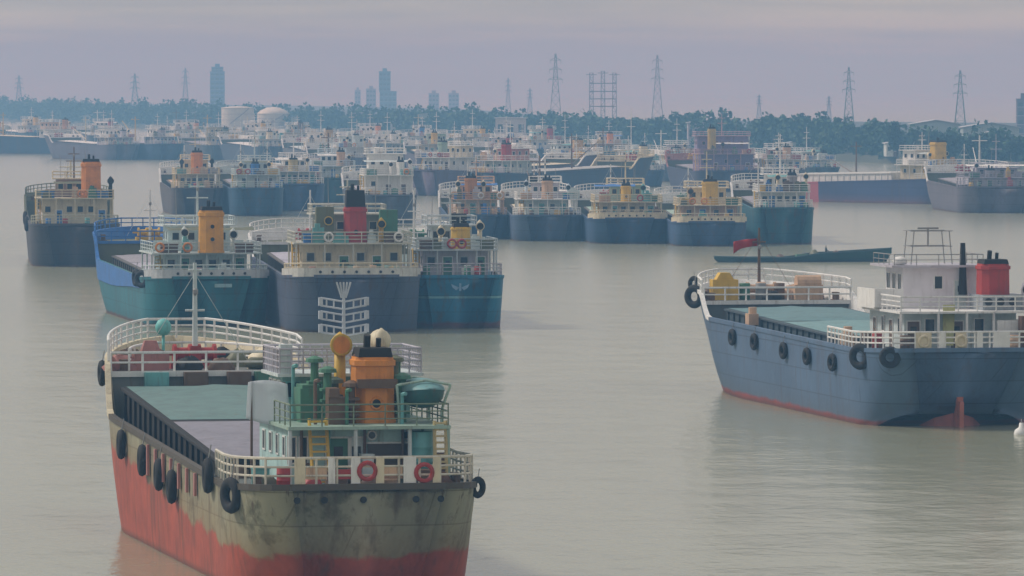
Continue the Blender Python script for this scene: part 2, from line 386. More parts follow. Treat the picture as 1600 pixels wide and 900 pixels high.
    def bow_rail(s, m=None, h=1.0, bars=3, r=.045, brk=True):
        ts = [s.fc + .005] + [t for t in s.TS if s.fc + .01 < t < .985]
        P = [(-s.hb(t, 1) + .12, s.pt(t, 1, 1)[1], s.g(t) + .04) for t in ts] + [(s.hb(t, 1) - .12, s.pt(t, 1, 1)[1], s.g(t) + .04) for t in reversed(ts)]
        b = MB().rail(P, h, bars, 1.2, r)
        b.build('bow_railing', m or WHITE, s.o)
        if brk:
            w_ = s.hb(s.fc, 1) - .25; y = s.L * s.fc + .1
            MB().rail([(-w_, y, s.fz), (w_, y, s.fz)], 1.0, 2, 1.5, r).box(-w_ - .2, w_ + .2, y - .28, y - .08, s.fz - .22, s.fz + .06).build('break_railing', m or WHITE, s.o)
    def funnel(s, x, y, z, w_=1.7, d=2.0, h=2.6, m=None, top=None, port=True, cap=.35):
        m = m or ORANGE; b = MB()
        c = w_ * .22
        oc = [(-w_ / 2 + c, -d / 2), (w_ / 2 - c, -d / 2), (w_ / 2, -d / 2 + c), (w_ / 2, d / 2 - c), (w_ / 2 - c, d / 2), (-w_ / 2 + c, d / 2), (-w_ / 2, d / 2 - c), (-w_ / 2, -d / 2 + c)]
        def ring(k, zz): return [(p[0] * k, p[1] * k, zz) for p in oc]
        lv = [(1.06, 0), (1.06, .18), (1.0, .2), (.97, h * .86), (1.05, h * .87), (1.05, h * .95), (.96, h * .96), (.94, h)]
        vs_ = sum([ring(k, zz) for k, zz in lv], []); n = 8
        b._add(vs_, [(j * n + k, j * n + (k + 1) % n, (j + 1) * n + (k + 1) % n, (j + 1) * n + k) for j in range(len(lv) - 1) for k in range(n)] + [tuple((len(lv) - 1) * n + k for k in range(n))])
        f = b.build('funnel', m, s.o); f.location = (x, y, z)
        q = MB().box(-w_ * .44, w_ * .44, -d * .42, d * .42, h + .004, h + cap, tx=.08, ty=.08)
        q.build('funnel_top', top or SOOT_SHADE, f)
        e_ = MB(); e_.tube((-.25, 0, h + cap - .02), (-.25, -.15, h + cap + .55), .16, .16, 8); e_.tube((.3, .2, h + cap - .02), (.3, .1, h + cap + .4), .12, .12, 8)
        e_.build('exhaust_pipe', SOOT_SHADE, f)
        if port:
            for dz in ((.32, .62) if port == 2 else (.3,)):
                MB().torus((0, -d / 2 * 1.0 - .02, h * dz), .24, .06, 'y', 14, 5, 0).lathe([(.22, -d / 2 - .03), (.22, -d / 2 + .1)], (0, 0, h * dz), 'y', 12, 1).build('vent_opening', [m, DARK], f)
        return f
    def cowl(s, x, y, z, h=2.0, r=.28, m=None, face=-1, mouth=None):
        m = m or CREAM; b = MB(); b.tube((0, 0, 0), (0, 0, h), r, r * .9, 10)
        pr = [(r * .9, 0), (r * 1.05, .12), (r * 1.5, .35), (r * 1.75, .62), (r * 1.7, .72), (r * 1.35, .70)]
        b.lathe([(a, face * (k - .25)) for a, k in pr], (0, 0, h + r * .6), 'y', 14)
        b.lathe([(.01, 0), (r * 1.2, .1), (r * 1.3, .4), (r * .9, .8), (.02, 1.0)], (0, 0, h - .25), 'z', 12)
        o = b.build('ventilator', m, s.o, True); o.location = (x, y, z); 
        MB().lathe([(r * 1.34, face * .44), (r * 1.34, face * .46)], (0, 0, h + r * .6), 'y', 14).build('vent_mouth', mouth or DARK, o)
        return o
    def mast(s, x, y, z, h=6, r=.14, m=None, cross=((.6, 1.2), (.85, .8)), lamps=True, stays=0):
        b = MB().tube((0, 0, 0), (0, 0, h), r, r * .55, 8)
        for f, w_ in cross: b.tube((-w_, 0, h * f), (w_, 0, h * f), .06, n=6)
        if stays:
            for sx in (-1, 1): b.tube((0, 0, h * .9), (sx * stays, .4, 0), .02, n=4)
        o = b.build('mast', m or WHITE, s.o); o.location = (x, y, z)
        if lamps:
            MB().lathe([(.1, 0), (.14, .05), (.14, .25), (.05, .32)], (0, -.2, h * .7)).tube((0, -.2, h * .7), (0, 0, h * .7 - .1), .03, n=5).build('mast_light', STEEL, o)
        return o
    def house(s, x, w_, y0, y1, z0, z1, m, name='deckhouse', roof=.25, roofm=None, ra=.4, rf=.3):
        h = MB().box(x - w_ / 2, x + w_ / 2, y0, y1, z0, z1).build(name, m, s.o)
        if roof is not None:
            MB().box(x - w_ / 2 - roof, x + w_ / 2 + roof, y0 - ra, y1 + rf, z1, z1 + .14).build('roof', roofm or WHITE, h)
        return h
    def windlass(s, t=.88, m=None):
        y = s.L * t; z = s.fz; b = MB()
        b.box(-1.3, 1.3, y - .6, y + .6, z, z + .3); b.lathe([(.5, -1.1), (.5, -.95), (.32, -.9), (.32, -.35), (.5, -.3), (.5, .3), (.32, .35), (.32, .9), (.5, .95), (.5, 1.1)], (0, y, z + .75), 'x', 14)
        b.box(-.25, .25, y - .5, y + .5, z + .3, z + 1.15); b.tube((-1.6, y, z + .75), (1.6, y, z + .75), .1, n=8)
        b.build('windlass', m or REDP, s.o)
    def bollards(s, m=None):
        for t in (.86, .8 + .01):
            for sx in (-1, 1):
                x = sx * (s.hb(t, 1) - 1.0); y = s.L * t + .6; b = MB()
                for k in (-.35, .35): b.lathe([(.17, 0), (.17, .5), (.22, .52), (.22, .6)], (x, y + k, s.fz), n=10)
                b.box(x - .3, x + .3, y - .7, y + .7, s.fz, s.fz + .06); b.build('bollard', m or BROWN, s.o)
        for sx in (-1, 1):
            b = MB(); x = sx * (s.B * .5 - 1.0); y = s.L * .05
            for k in (-.3, .3): b.lathe([(.15, 0), (.15, .45), (.2, .47), (.2, .55)], (x, y + k, s.g0), n=10)
            b.box(x - .26, x + .26, y - .6, y + .6, s.g0, s.g0 + .06); b.build('bollard', m or BROWN, s.o)
    def rings(s, pts, m=None, r=.38):
        for p in pts:
            b = MB().torus((0, 0, 0), r, .1, 'y', 16, 7, 0); o = b.build('lifebuoy', m or REDP, s.o, True); o.location = p
    def drum(s, x, y, z, m, r=.3, h=.9, name='water_drum'):
        b = MB().lathe([(r * .96, 0), (r, .02), (r, h * .32), (r * 1.05, h * .34), (r, h * .36), (r, h * .64), (r * 1.05, h * .66), (r, h * .68), (r, h - .02), (r * .96, h)], (x, y, z), n=14)
        return b.build(name, m, s.o, True)
    def ladder(s, x, y0, y1, z0, z1, w_=.6, m=None, steps=8):
        b = MB()
        for sx in (-1, 1): b.tube((x + sx * w_ / 2, y0, z0), (x + sx * w_ / 2, y1, z1), .08, n=5)
        for k in range(steps): 
            f = (k + .6) / steps; b.box(x - w_ / 2, x + w_ / 2, y0 + (y1 - y0) * f - .1, y0 + (y1 - y0) * f + .1, z0 + (z1 - z0) * f - .04, z0 + (z1 - z0) * f + .04)
        b.build('ladder', m or YELLOW, s.o)
    def band(s, m, h=.65, t1=.13, scup=6):
        """painted bulwark strake round the stern with freeing ports"""
        ts = [t for t in s.TS if t <= t1]; P = []
        for t in reversed(ts): P.append((-s.hb(t, 1) - .05, s.pt(t, 1, 1)[1] - (.05 if t < .03 else 0), s.g(t)))
        for t in ts: P.append((s.hb(t, 1) + .05, s.pt(t, 1, 1)[1] - (.05 if t < .03 else 0), s.g(t)))
        vs_ = []
        for p in P: vs_ += [(p[0], p[1], p[2] - .12), (p[0], p[1], p[2] + h), (p[0] * .985, p[1] + .12, p[2] + h), (p[0] * .985, p[1] + .12, p[2] - .12)]
        n = len(P); fs = []
        for i in range(n - 1):
            for j in range(4): fs.append((i * 4 + j, (i + 1) * 4 + j, (i + 1) * 4 + (j + 1) % 4, i * 4 + (j + 1) % 4)[::-1])
        o = MB()._add(vs_, fs).build('stern_bulwark', m, s.o)
        w_ = s.wt * s.B / 2 
        for k in range(scup):
            x = -w_ + 2 * w_ * (k + .5) / scup
            MB().lathe([(.13, -.04), (.13, .02)], (x, -.1, s.g(0) + h * .45), 'y', 10).build('freeing_port', DARK, o)
        return o
    def stern_gear(s, prop=RUST, m=None):
        y = s.cut * .8 + .4
        MB().box(-.14, .14, y - 1.3, y + .1, -1.5, s.zb0 + .8).box(-.2, .2, y - .9, y - .5, s.zb0 - .1, s.zb0 + 1.1).build('rudder', m or paint((.52, .16, .10)), s.o)
        b = MB(); P = [(.25, y + .2), (1.3, y + .8), (2.2, y + 2.0), (3.0, y + 4), (3.6, y + 8)]
        vs_ = [(sx * w_, yy, zz_) for zz_ in (-1.5, s.zb0 + .25) for sx in (-1, 1) for w_, yy in P]; n_ = len(P)
        for q in (0, n_): b._add(vs_, [(q + i, q + i + 1, q + i + 1 + 2 * n_, q + i + 2 * n_) for i in range(n_ - 1)])
        b._add([vs_[0], vs_[n_], vs_[3 * n_], vs_[2 * n_]], [(0, 1, 2, 3)])
        b.build('skeg', m or paint((.42, .12, .08)), s.o)

def generic_aft(S, c, seed):
    """aft accommodation of the usual coaster: deckhouse, boat deck on pillars, wheelhouse, funnel"""
    r = random.Random(seed); z = S.g0 + .02; B = S.B; ox = c.get('ox', 0)
    hw = c.get('w', .62) * B; y0, y1 = S.L * .055 + 1.2, S.L * .055 + 1.2 + c.get('len', 8); h1 = c.get('h1', 2.3); h2 = c.get('h2', 2.2)
    for k_, v_ in (('w2', r.uniform(.38, .6)), ('len2', r.uniform(3, 4.6)), ('fx', r.uniform(-.12, .2) * B), ('fh', r.uniform(1.8, 3.2)), ('mh', r.uniform(3, 6)), ('cx', r.uniform(1.5, 2.8)), ('w', r.uniform(.56, .76)), ('nw', r.choice([3, 4, 5, 6]))): c.setdefault(k_, v_)
    hw = c['w'] * B
    if r.random() < .45:      # derrick post amidships
        yd = S.L * r.uniform(.45, .55); zd = S.deckz(yd / S.L); hd_ = r.uniform(7, 10); bm_ = MB().tube((0, yd, zd), (0, yd, zd + hd_), .2, .12, 8).tube((-1.4, yd, zd + hd_ * .9), (1.4, yd, zd + hd_ * .9), .08, n=6)
        bm_.tube((0, yd, zd + 2.2), (r.uniform(-2, 2), yd + 9, zd + r.uniform(5, 8)), .11, .07, 6); bm_.build('derrick', r.choice([WHITE, CREAM, YELLOW, BROWN]), S.o)
    M1, M2, TR = c.get('m1', CREAM), c.get('m2', WHITE), c.get('trim', WHITE)
    d = S.house(ox, hw, y0, y1, z, z + h1, M1, 'deckhouse', roof=(B * .44 - hw / 2), roofm=TR, ra=1.3, rf=.6)
    zz = z + h1 + .14
    nw = c.get('nw', 4); dm = [BROWN, GREENP, BLUEP, TURQ][r.randrange(4)]
    for k in range(nw):
        x = ox - hw / 2 + hw * (k + .5) / nw
        if k in c.get('doors', (1, nw - 1)): S.door(d, x, y0, z, 'aft', dm, h_=min(1.8, h1 - .35))
        else: S.win(d, x, y0, z + h1 * .6, 'aft', .65, .7, TR)
    for k in range(3):
        yy = y0 + (y1 - y0) * (k + .5) / 3
        for f, sx in (('port', -1), ('stbd', 1)): S.win(d, ox + sx * hw / 2, yy, z + h1 * .6, f, .65, .7, TR)
    pm = MB().tube((0, 0, 0), (0, 0, h1), .08, n=6).mesh('pillar', TR)
    for k in range(5): link('pillar', pm, S.o, (ox - B * .42 + B * .84 * k / 4, y0 - 1.15, z))
    for k in range(3):
        for sx in (-1, 1): link('pillar', pm, S.o, (ox + sx * B * .42, y0 + 1 + k * (y1 - y0 - 1) / 2, z))
    S.railing([(ox - B * .43, y1, zz), (ox - B * .43, y0 - 1.2, zz), (ox + B * .43, y0 - 1.2, zz), (ox + B * .43, y1, zz)], TR, .95, 3, 1.5)
    w2 = c.get('w2', .46) * B; ya = y1 - c.get('len2', 3.6)
    wh = S.house(ox, w2, ya, y1, zz, zz + h2, M2, 'wheelhouse', roof=.5, roofm=TR, ra=.5, rf=.6)
    n2 = 4
    for k in range(n2):
        x = ox - w2 / 2 + w2 * (k + .5) / n2
        S.win(wh, x, ya, zz + h2 * .6, 'aft', .6, .65, TR); S.win(wh, x, y1, zz + h2 * .62, 'fore', .7, .7, TR)
    for sx, f in ((-1, 'port'), (1, 'stbd')):
        for k in range(2): S.win(wh, ox + sx * w2 / 2, ya + (y1 - ya) * (k + .5) / 2, zz + h2 * .62, f, .7, .7, TR)
    zr = zz + h2 + .14
    S.railing([(ox - w2 / 2 - .4, y1 + .4, zr), (ox - w2 / 2 - .4, ya - .4, zr), (ox + w2 / 2 + .4, ya - .4, zr), (ox + w2 / 2 + .4, y1 + .4, zr), (ox - w2 / 2 - .4, y1 + .4, zr)], TR, .8, 2, 1.6)
    S.mast(ox + c.get('mx', 0), ya + 1.2, zr, c.get('mh', 4.2), .12, c.get('mastm', TR), ((.55, 1.0), (.78, .7)))
    MB().box(-.9, .9, -.12, .12, 0, .16).tube((0, 0, -.7), (0, 0, 0), .1, n=8).build('radar', WHITE, S.o).location = (ox - w2 * .25, ya + 1, zr + .7)
    S.funnel(ox + c.get('fx', .3), y0 + c.get('fy', .6), zz, c.get('fw', 1.6), c.get('fd', 1.9), c.get('fh', 2.6), c.get('fm', ORANGE), port=c.get('fp', True), cap=c.get('cap', .35))
    cm_ = c.get('cowl', CREAM)
    for sx in r.choice([(-1, 1), (-1, 1), (1,), (-1,)]): S.cowl(ox + c.get('fx', .3) + sx * c.get('cx', 1.7), y0 + .9, zz, r.uniform(1.4, 2.0), .24, cm_)
    S.stern_rail(c.get('rail', TR), .15)
    pal = [TURQ, BLUEP, REDP, BROWN, GREENP, YELLOW, PEACH, OLIVE]
    for k in range(c.get('drums', 4)): S.drum(ox + r.uniform(-.4, .4) * B, r.uniform(.8, y0 - 1.6), z, r.choice(pal), .32, r.uniform(.8, 1.1))
    for sx in (-1, 1):
        MB().box(-.8, .8, -.35, .35, 0, .75).box(-.86, .86, -.4, .4, .75, .83).build('deck_locker', r.choice(pal), S.o).location = (ox + sx * B * .30, y0 - .7, zz)
    S.rings([(ox + r.uniform(-.38, .38) * B, y0 - 1.27, zz + .5) for _ in range(r.randrange(3))], r.choice([ORANGE, REDP, WHITE]))
    for k in range(r.randrange(3, 6)):      # stores and gear on the boat deck and poop
        x, w_, h_ = ox + r.uniform(-.40, .40) * B, r.uniform(.35, .8), r.uniform(.5, 1.5); on = r.random() < .55; yb = (y0 - .8 if on else y0 - 1.9 + r.uniform(-.6, .2)); zb_ = zz if on else z
        MB().box(x - w_, x + w_, yb - .3, yb + .3, zb_, zb_ + h_, tx=r.uniform(0, .15)).box(x - w_ * .6, x + w_ * .3, yb - .25, yb + .25, zb_ + h_, zb_ + h_ + r.uniform(.1, .5)).build('stowed_gear', r.choice(pal + [PALE, WHITE, MAUVE]), S.o)
    for k in range(r.randrange(2, 5)):      # aerials
        x, h_ = ox + r.uniform(-.45, .45) * w2, r.uniform(1.5, 4.0); MB().tube((x, ya + 1.6, zr), (x + r.uniform(-.1, .1), ya + 1.6, zr + h_), .045, .02, 5).build('aerial', STEEL, S.o)
    if r.random() < .6:                     # canvas awning over the boat deck
        x0, x1 = sorted((ox + r.uniform(-.42, -.15) * B, ox + r.uniform(.1, .42) * B)); za = zz + r.uniform(1.7, 2.1); vs_ = []
        for i_ in range(9):
            for j_ in range(5): vs_.append((x0 + (x1 - x0) * i_ / 8, y0 + 1.6 + 1.6 * j_ / 4, za + .12 * math.sin(i_ * 1.3) * math.sin(j_) + .25 * j_ / 4))
        MB()._add(vs_, [(i_ * 5 + j_, (i_ + 1) * 5 + j_, (i_ + 1) * 5 + j_ + 1, i_ * 5 + j_ + 1) for i_ in range(8) for j_ in range(4)]).build('awning', r.choice([PALE, WHITE, TURQ, OLIVE, BLUEP]), S.o, True)
    if r.random() < .5:                     # tank on the wheelhouse roof
        MB().lathe([(.5, -.7), (.5, .7)], (0, 0, .5), 'x', 14).box(-.6, .6, -.3, .3, 0, .12).build('roof_tank', r.choice([WHITE, BLUEP, SOOT_SHADE, PALE]), S.o).location = (ox + r.uniform(-.2, .2) * B, ya + 2.2, zr)
    for sx in (-1, 1):                      # bridge wing screens
        xw = ox + sx * w2 / 2; x2 = ox + sx * min(B * .43, w2 / 2 + 1.3); MB().box(min(xw, x2), max(xw, x2), ya + .4, ya + .5, zz, zz + 1.0).build('wing_screen', M2, S.o)
    S.ladder(ox - hw / 2 - .55, y0 - .2, y0 + 1.2, z, zz, .55, c.get('ladm', YELLOW))
# ================================================================== setting: water, land
def sheet(name, x0, x1, y0, y1, z, mat, nx=1, ny=1):
    b = MB(); vs_ = [(x0 + (x1 - x0) * i / nx, y0 + (y1 - y0) * j / ny, z) for j in range(ny + 1) for i in range(nx + 1)]
    b._add(vs_, [(j * (nx + 1) + i, j * (nx + 1) + i + 1, (j + 1) * (nx + 1) + i + 1, (j + 1) * (nx + 1) + i) for j in range(ny) for i in range(nx)])
    return b.build(name, mat)
def water_mat():
    m, t, b, L = nodes('silty_river_water')
    g = N(t, 'ShaderNodeTexCoord').outputs['Object']
    c = mixc(t, noise(t, g, .012, 4, (1, .35, 1), .6, .3, .7), (.34, .345, .235), (.27, .275, .19))
    L.new(c, b.inputs['Base Color']); b.inputs['Roughness'].default_value = .16; b.inputs['IOR'].default_value = 1.33
    n1 = noise(t, g, .16, 4, (1, .55, 1), .55, 0, 1); n2 = noise(t, g, .9, 3, (1, .6, 1), .6, 0, 1)
    big = noise(t, g, .008, 3, (1, .4, 1), .5, .35, .65)         # calmer and rougher patches
    h = math2(t, 'ADD', math2(t, 'MULTIPLY', n1, .55), math2(t, 'MULTIPLY', n2, .09))
    h = math2(t, 'MULTIPLY', h, math2(t, 'MULTIPLY_ADD', big, .7))
    bm = N(t, 'ShaderNodeBump'); bm.inputs['Strength'].default_value = 1.0; bm.inputs['Distance'].default_value = .55
    L.new(h, bm.inputs['Height']); L.new(bm.outputs[0], b.inputs['Normal'])
    return m
tag(sheet('river_water', -3500, 3500, -200, 15000, 0.0, water_mat()), 'calm brown-grey silty river under the ships', 'water', kind='structure')
def bank_y(x):      # river bank recedes to the left
    return 2190 - 3.6 * x if x < 0 else 2190 - 3.6 * x if x < 140 else 1686 - 1.2 * (x - 140)
def bank_z(u):      # distance of the bank along a photo column
    return H * FPX / (190 + u / 1600 * 75 - 135)
LANDM = plain('muddy_bank', (.07, .08, .045), .9, scale=.05)
us = list(range(-1500, 3301, 60))
front = []
for u in us:
    Z = bank_z(min(max(u, -150), 2200)); front.append((wx(u, Z), Z))
b = MB(); n = len(front)
vs_ = [(x, y - 6, -.6) for x, y in front] + [(x, y, 2.0) for x, y in front] + [(x, y + 25, 2.4) for x, y in front] + [(wx(u, Zf), Zf, 2.6) for u, Zf in ((u, float(np.interp(u, [300, 620, 720, 860, 1000, 1600], [7000, 5900, 5500, 4200, 3700, 3400]))) for u in us)]
b._add(vs_, [(k * n + i, k * n + i + 1, (k + 1) * n + i + 1, (k + 1) * n + i) for k in range(3) for i in range(n - 1)])
tag(b.build('land', LANDM), 'low flat far bank of the river', 'land', kind='structure')

# ================================================================== ship A: nearest, rust-red and grey
hA = hullpaint('hull_rust_red', (.36, .345, .235), boot=(.47, .098, .06), boot_z=1.5, slope=.058, rust=.7, grime=(.30, .20, .10), grime_h=1.6, edge=.9, patch=(.13, .125, .075), soft=.13)
A = Ship('cargo_ship', 'nearest cargo ship, rust-red and grimy grey hull, orange funnel, seen from its stern', L=60, B=10.8, heading=11.1, g0=4.55, g1=5.9, fr=2.55,
         hull=hA, pos=(-6.2, 276), bulw=CREAM, deckm=paint((.20, .22, .21)), gun=paint((.09, .075, .055)), tbl=.66, tbu=.64, group='coastal cargo ships lying on the river')
A.hatches(2, [paint((.26, .25, .30)), paint((.14, .24, .23))], SOOT_SHADE, .24, .785, .40, 1.35, .85, .9)  # near-black coaming: shade on its side and in the hatch gap is painted
A.bow_rail(WHITE, 1.0, 3, .055); A.windlass(.87, REDP); A.bollards(); 
A.mast(0, 52, A.fz, 5.4, .17, PALE, ((.55, .5), (.93, .35)), stays=3)
# turquoise searchlight ball on the bow
MB().lathe([(.05, 0), (.3, .1), (.42, .35), (.42, .55), (.28, .8), (.04, .9)], (0, 0, 1.5)).tube((0, 0, 0), (0, 0, 1.55), .08, n=8).build('bow_buoy_light', paint((.18, .55, .52)), A.o, True).location = (-1.0, 56.5, A.fz)
for sx, mt in ((-3.9, YELLOW), (3.6, CREAM), (4.0, PEACH), (3.0, OLIVE)):
    MB().lathe([(.3, 0), (.55, .1), (.6, .45), (.35, .6)], (sx, 49.4 + abs(sx) * .4, A.fz), n=12).torus((sx, 49.4 + abs(sx) * .4, A.fz + .3), .5, .18, 'z', 14, 6).build('rope_coil', mt, A.o, True)
MB().box(-3.4, -1.6, 50, 51.2, A.fz, A.fz + .9).box(-3.0, -2.0, 50.2, 51, A.fz + .9, A.fz + 1.5, tx=.2, ty=.2).build('anchor_winch', PINK, A.o)
for x, mt in ((-2.6, TURQ), (3.0, GREENP), (1.6, BROWN), (-.6, BROWN)):      # stores under the forecastle break
    MB().box(x - .6, x + .6, 47.3, 47.9, A.deckz(.78), A.deckz(.78) + 2.9).box(x - .5, x + .5, 47.25, 47.35, A.deckz(.78) + .2, A.deckz(.78) + 2.7).build('store_locker', mt, A.o)
z = A.g0 + .02; ox = .5; zz = z + 2.6
dh = MB().box(ox - 3.2, ox + 3.2, 4.6, 13.2, z, z + 2.45).build('deckhouse', paint((.44, .64, .62)), A.o)
MB().box(ox - 3.5, ox + 3.7, 3.1, 14.0, z + 2.45, z + 2.6).build('roof', LGREEN, dh)
A.door(dh, -.55, 4.6, z, 'aft', GREENP, 1.0, 2.0); A.door(dh, .25, 4.6, z, 'aft', PALE, .6, 2.0)
MB().box(.75, 2.75, 4.5, 4.62, z, z + 1.75).build('dark_doorway', plain('doorway_shade', (.12, .095, .075), .9), dh)  # dark brown panel paints the shade inside the open doorway
MB().box(.65, 2.85, 4.46, 4.62, z + 1.75, z + 1.83).build('lintel', WHITE, dh)
for x in (.95, 2.5): A.win(dh, x, 4.6, z + 2.12, 'aft', mesh=cached('pA', lambda: port_mesh(.2, WHITE)), name='porthole')
for x in (-2.6, -2.1): A.win(dh, x, 4.6, z + 1.5, 'aft', .3, 1.1, WHITE)
for k in range(4):
    A.win(dh, ox - 3.2, 6 + k * 1.9, z + 1.6, 'port', .6, .8, WHITE); A.win(dh, ox + 3.2, 6 + k * 1.9, z + 1.6, 'stbd', .6, .8, WHITE)
for x in (-2.9, .0, 2.4, 4.1):
    MB().tube((x, 3.25, z), (x, 3.25, z + 2.45), .09, n=8).build('pillar', PALE if x < 4 else LGREEN, A.o)
A.ladder(-1.55, 3.0, 4.1, z, zz + .3, .75, YELLOW, 9); A.ladder(3.75, 3.0, 3.3, z, zz + .2, .5, paint((.55, .45, .22)), 10)
for i, (x, y, h_, mt) in enumerate(((-2.2, 4.45, 2.4, BROWN), (-1.0, 4.4, 2.4, TURQ), (.6, 4.4, 2.4, RUST), (2.3, 4.4, 2.4, BROWN), (3.2, 4.45, 2.4, GREENP))): MB().tube((x, y, z), (x, y, z + h_), .07, n=6).tube((x, y, z + .9), (x + .4, y - .2, z + .9), .06, n=6).build('pipe', mt, A.o)
for i, (x, y, h_, mt) in enumerate(((-1.5, 5.0, 1.9, BROWN), (-.2, 4.4, 1.5, GREENP), (.55, 6.8, 2.9, RUST), (2.3, 4.6, 1.3, TURQ), (-1.9, 8.6, 2.4, TURQ), (2.9, 8.8, 2.6, GREENP))): MB().tube((x, y, zz), (x, y, zz + h_), .08, n=6).tube((x, y, zz + h_), (x + .1, y - .35, zz + h_ + .05), .09, n=6).build('pipe', mt, A.o)
MB().box(-1.9, -.9, 6.6, 8.6, zz, zz + 1.5).box(-1.8, -1.0, 6.7, 8.5, zz + 1.5, zz + 1.65).build('pump_housing', GREENP, A.o)
A.drum(3.0, 3.9, z + .3, TURQ, .52, 2.0, 'water_tank'); MB().box(2.4, 3.6, 3.3, 4.5, z, z + .3).build('tank_stand', BROWN, A.o)
A.drum(-3.3, 2.6, z, REDP); A.drum(-.2, 2.3, z, BROWN); A.drum(1.3, 2.1, z, PEACH, .34); A.drum(2.1, 2.6, z, OLIVE)
for x, y, w_, h_, mt in ((-4.0, 4.6, .7, .7, TURQ), (.55, 3.6, .5, 1.3, PALE), (-1.0, 2.4, .9, .6, BROWN), (3.0, 1.9, .8, .7, BROWN), (4.2, 5.5, .5, 1.2, RUST)):
    MB().box(x - w_ / 2, x + w_ / 2, y - .35, y + .35, z, z + h_).box(x - w_ / 2 - .04, x + w_ / 2 + .04, y - .39, y + .39, z + h_, z + h_ + .06).build('deck_locker', mt, A.o)
# stern railing of white plates with red rings
A.stern_rail(paint((.66, .62, .52)), .16, h=1.15, bars=3, step=.9, r=.05)
for i, (x0, x1, mt) in enumerate(((-3.2, -2.75, CREAM), (-1.75, -1.45, WHITE), (-.75, -.35, WHITE), (.35, .7, CREAM), (1.55, 2.1, WHITE), (2.85, 3.15, CREAM))):
    MB().box(x0, x1, .02, .10, A.g(0) + .06, A.g(0) + 1.18).build('rail_plate', mt, A.o)
A.rings([(-.05, 0, A.g(0) + .6), (2.45, 0, A.g(0) + .5)], REDP, .36)
for x, w_, h_, mt in ((-1.1, .5, .42, REDP), (1.1, .42, .5, PEACH), (-2.25, .45, .5, PEACH), (1.1, .42, .2, REDP)): MB().box(x - w_, x + w_, .12, .18, A.g(0) + .25, A.g(0) + .25 + h_).build('rail_board', mt, A.o)
for i, x in enumerate((-4.0, -3.1, -1.9, -.2, 2.1, 3.2)):
    t_ = .002 if abs(x) < 3.3 else .014
    MB().lathe([(.15, -.06), (.15, .3)], (x, .14 if abs(x) < 3.3 else .62 if x < -3.5 else .1, 4.15), 'y', 10).build('scupper', DARK, A.o)
A.railing([(ox - 3.4, 7.6, zz), (ox - 3.4, 3.2, zz), (ox + 3.6, 3.2, zz), (ox + 3.6, 13.5, zz)], paint((.20, .26, .18)), .95, 3, 1.3, .03)
wh = MB().box(ox - 2.7, ox + 3.1, 9.8, 13.4, zz, zz + 1.9).build('wheelhouse', paint((.26, .46, .43)), A.o)
MB().box(ox - 3.0, ox + 3.6, 9.2, 14.0, zz + 1.9, zz + 2.04).build('roof', PALE, wh)
for k in range(6):
    x = ox - 2.2 + k * .96; A.win(wh, x, 9.8, zz + 1.3, 'aft', .55, .65, TURQ); A.win(wh, x, 13.4, zz + 1.3, 'fore', .75, .7, WHITE)
for k in range(3):
    A.win(wh, ox - 2.7, 10.4 + k * 1.2, zz + 1.3, 'port', .8, .7, WHITE); A.win(wh, ox + 3.1, 10.4 + k * 1.2, zz + 1.3, 'stbd', .8, .7, WHITE)
zr = zz + 2.04
A.railing([(ox - 2.9, 13.9, zr), (ox - 2.9, 9.3, zr), (ox + 3.5, 9.3, zr), (ox + 3.5, 13.9, zr), (ox - 2.9, 13.9, zr)], MAUVE, 1.1, 4, .55, .035)
MB().box(ox - 2.85, ox - 2.3, 9.4, 9.9, zr, zr + 1.3).build('flag_locker', PALE, A.o)
# tree-shaped signal mast
b = MB().tube((0, 0, 0), (0, 0, 3.4), .1, .07, 8)
for zt_ in (1.7, 2.3, 2.9):           # open tiers of bars and uprights
    for sx in (-1, 1):
        for dz in (0, .34): b.tube((0, 0, zt_ - .12 + dz), (sx * 1.05, 0, zt_ + .06 + dz), .045, n=5)
        for k in (.45, .78, 1.05): b.tube((sx * k, 0, zt_ - .12 + .17 * k), (sx * k, 0, zt_ + .22 + .17 * k), .04, n=5)
        b.box(sx * 1.05 - .09, sx * 1.05 + .09, -.09, .09, zt_ + .05, zt_ + .42)
for sx in (-.32, -.16, 0, .16, .32): b.tube((sx * .3, 0, 3.3), (sx, 0, 4.0), .045, n=5)
b.build('signal_mast', paint((.55, .60, .66), rust=.1), A.o).location = (.85, 11.4, zr)
A.funnel(1.3, 6.5, zz, 1.75, 2.1, 2.9, ORANGE, cap=.4)
MB().box(.42, 2.18, 5.2, 5.42, zz + 1.55, zz + 1.95).build('funnel_shelf', BROWN, A.o)
A.cowl(.1, 8.0, zz, 3.2, .29, YELLOW, mouth=ORANGE); A.cowl(2.0, 8.2, zz, 3.35, .29, CREAM, 1)
for x, y, h_, mt in ((-.75, 6.2, 2.2, GREENP), (-1.1, 7.6, 2.6, GREENP), (.2, 5.6, 1.6, BROWN), (-.3, 7, 1.7, paint((.1, .16, .13))), (2.55, 6.0, 1.9, GREENP), (2.5, 7.6, 2.6, OLIVE)):
    b = MB(); b.tube((0, 0, 0), (0, 0, h_), .2, .18, 9); b.lathe([(.2, h_), (.42, h_ + .02), (.38, h_ + .18), (.1, h_ + .3)], n=10)
    for k in range(3): b.box(-.32, .32, -.32, .32, h_ * (.2 + .22 * k), h_ * (.2 + .22 * k) + .12)
    b.build('vent_post', mt, A.o).location = (x, y, zz)
MB().box(-.95, -.15, 4.6, 5.6, zz, zz + 1.2).box(-.95, -.5, 4.5, 5.6, zz + 1.2, zz + 1.6).build('generator_box', BROWN, A.o)
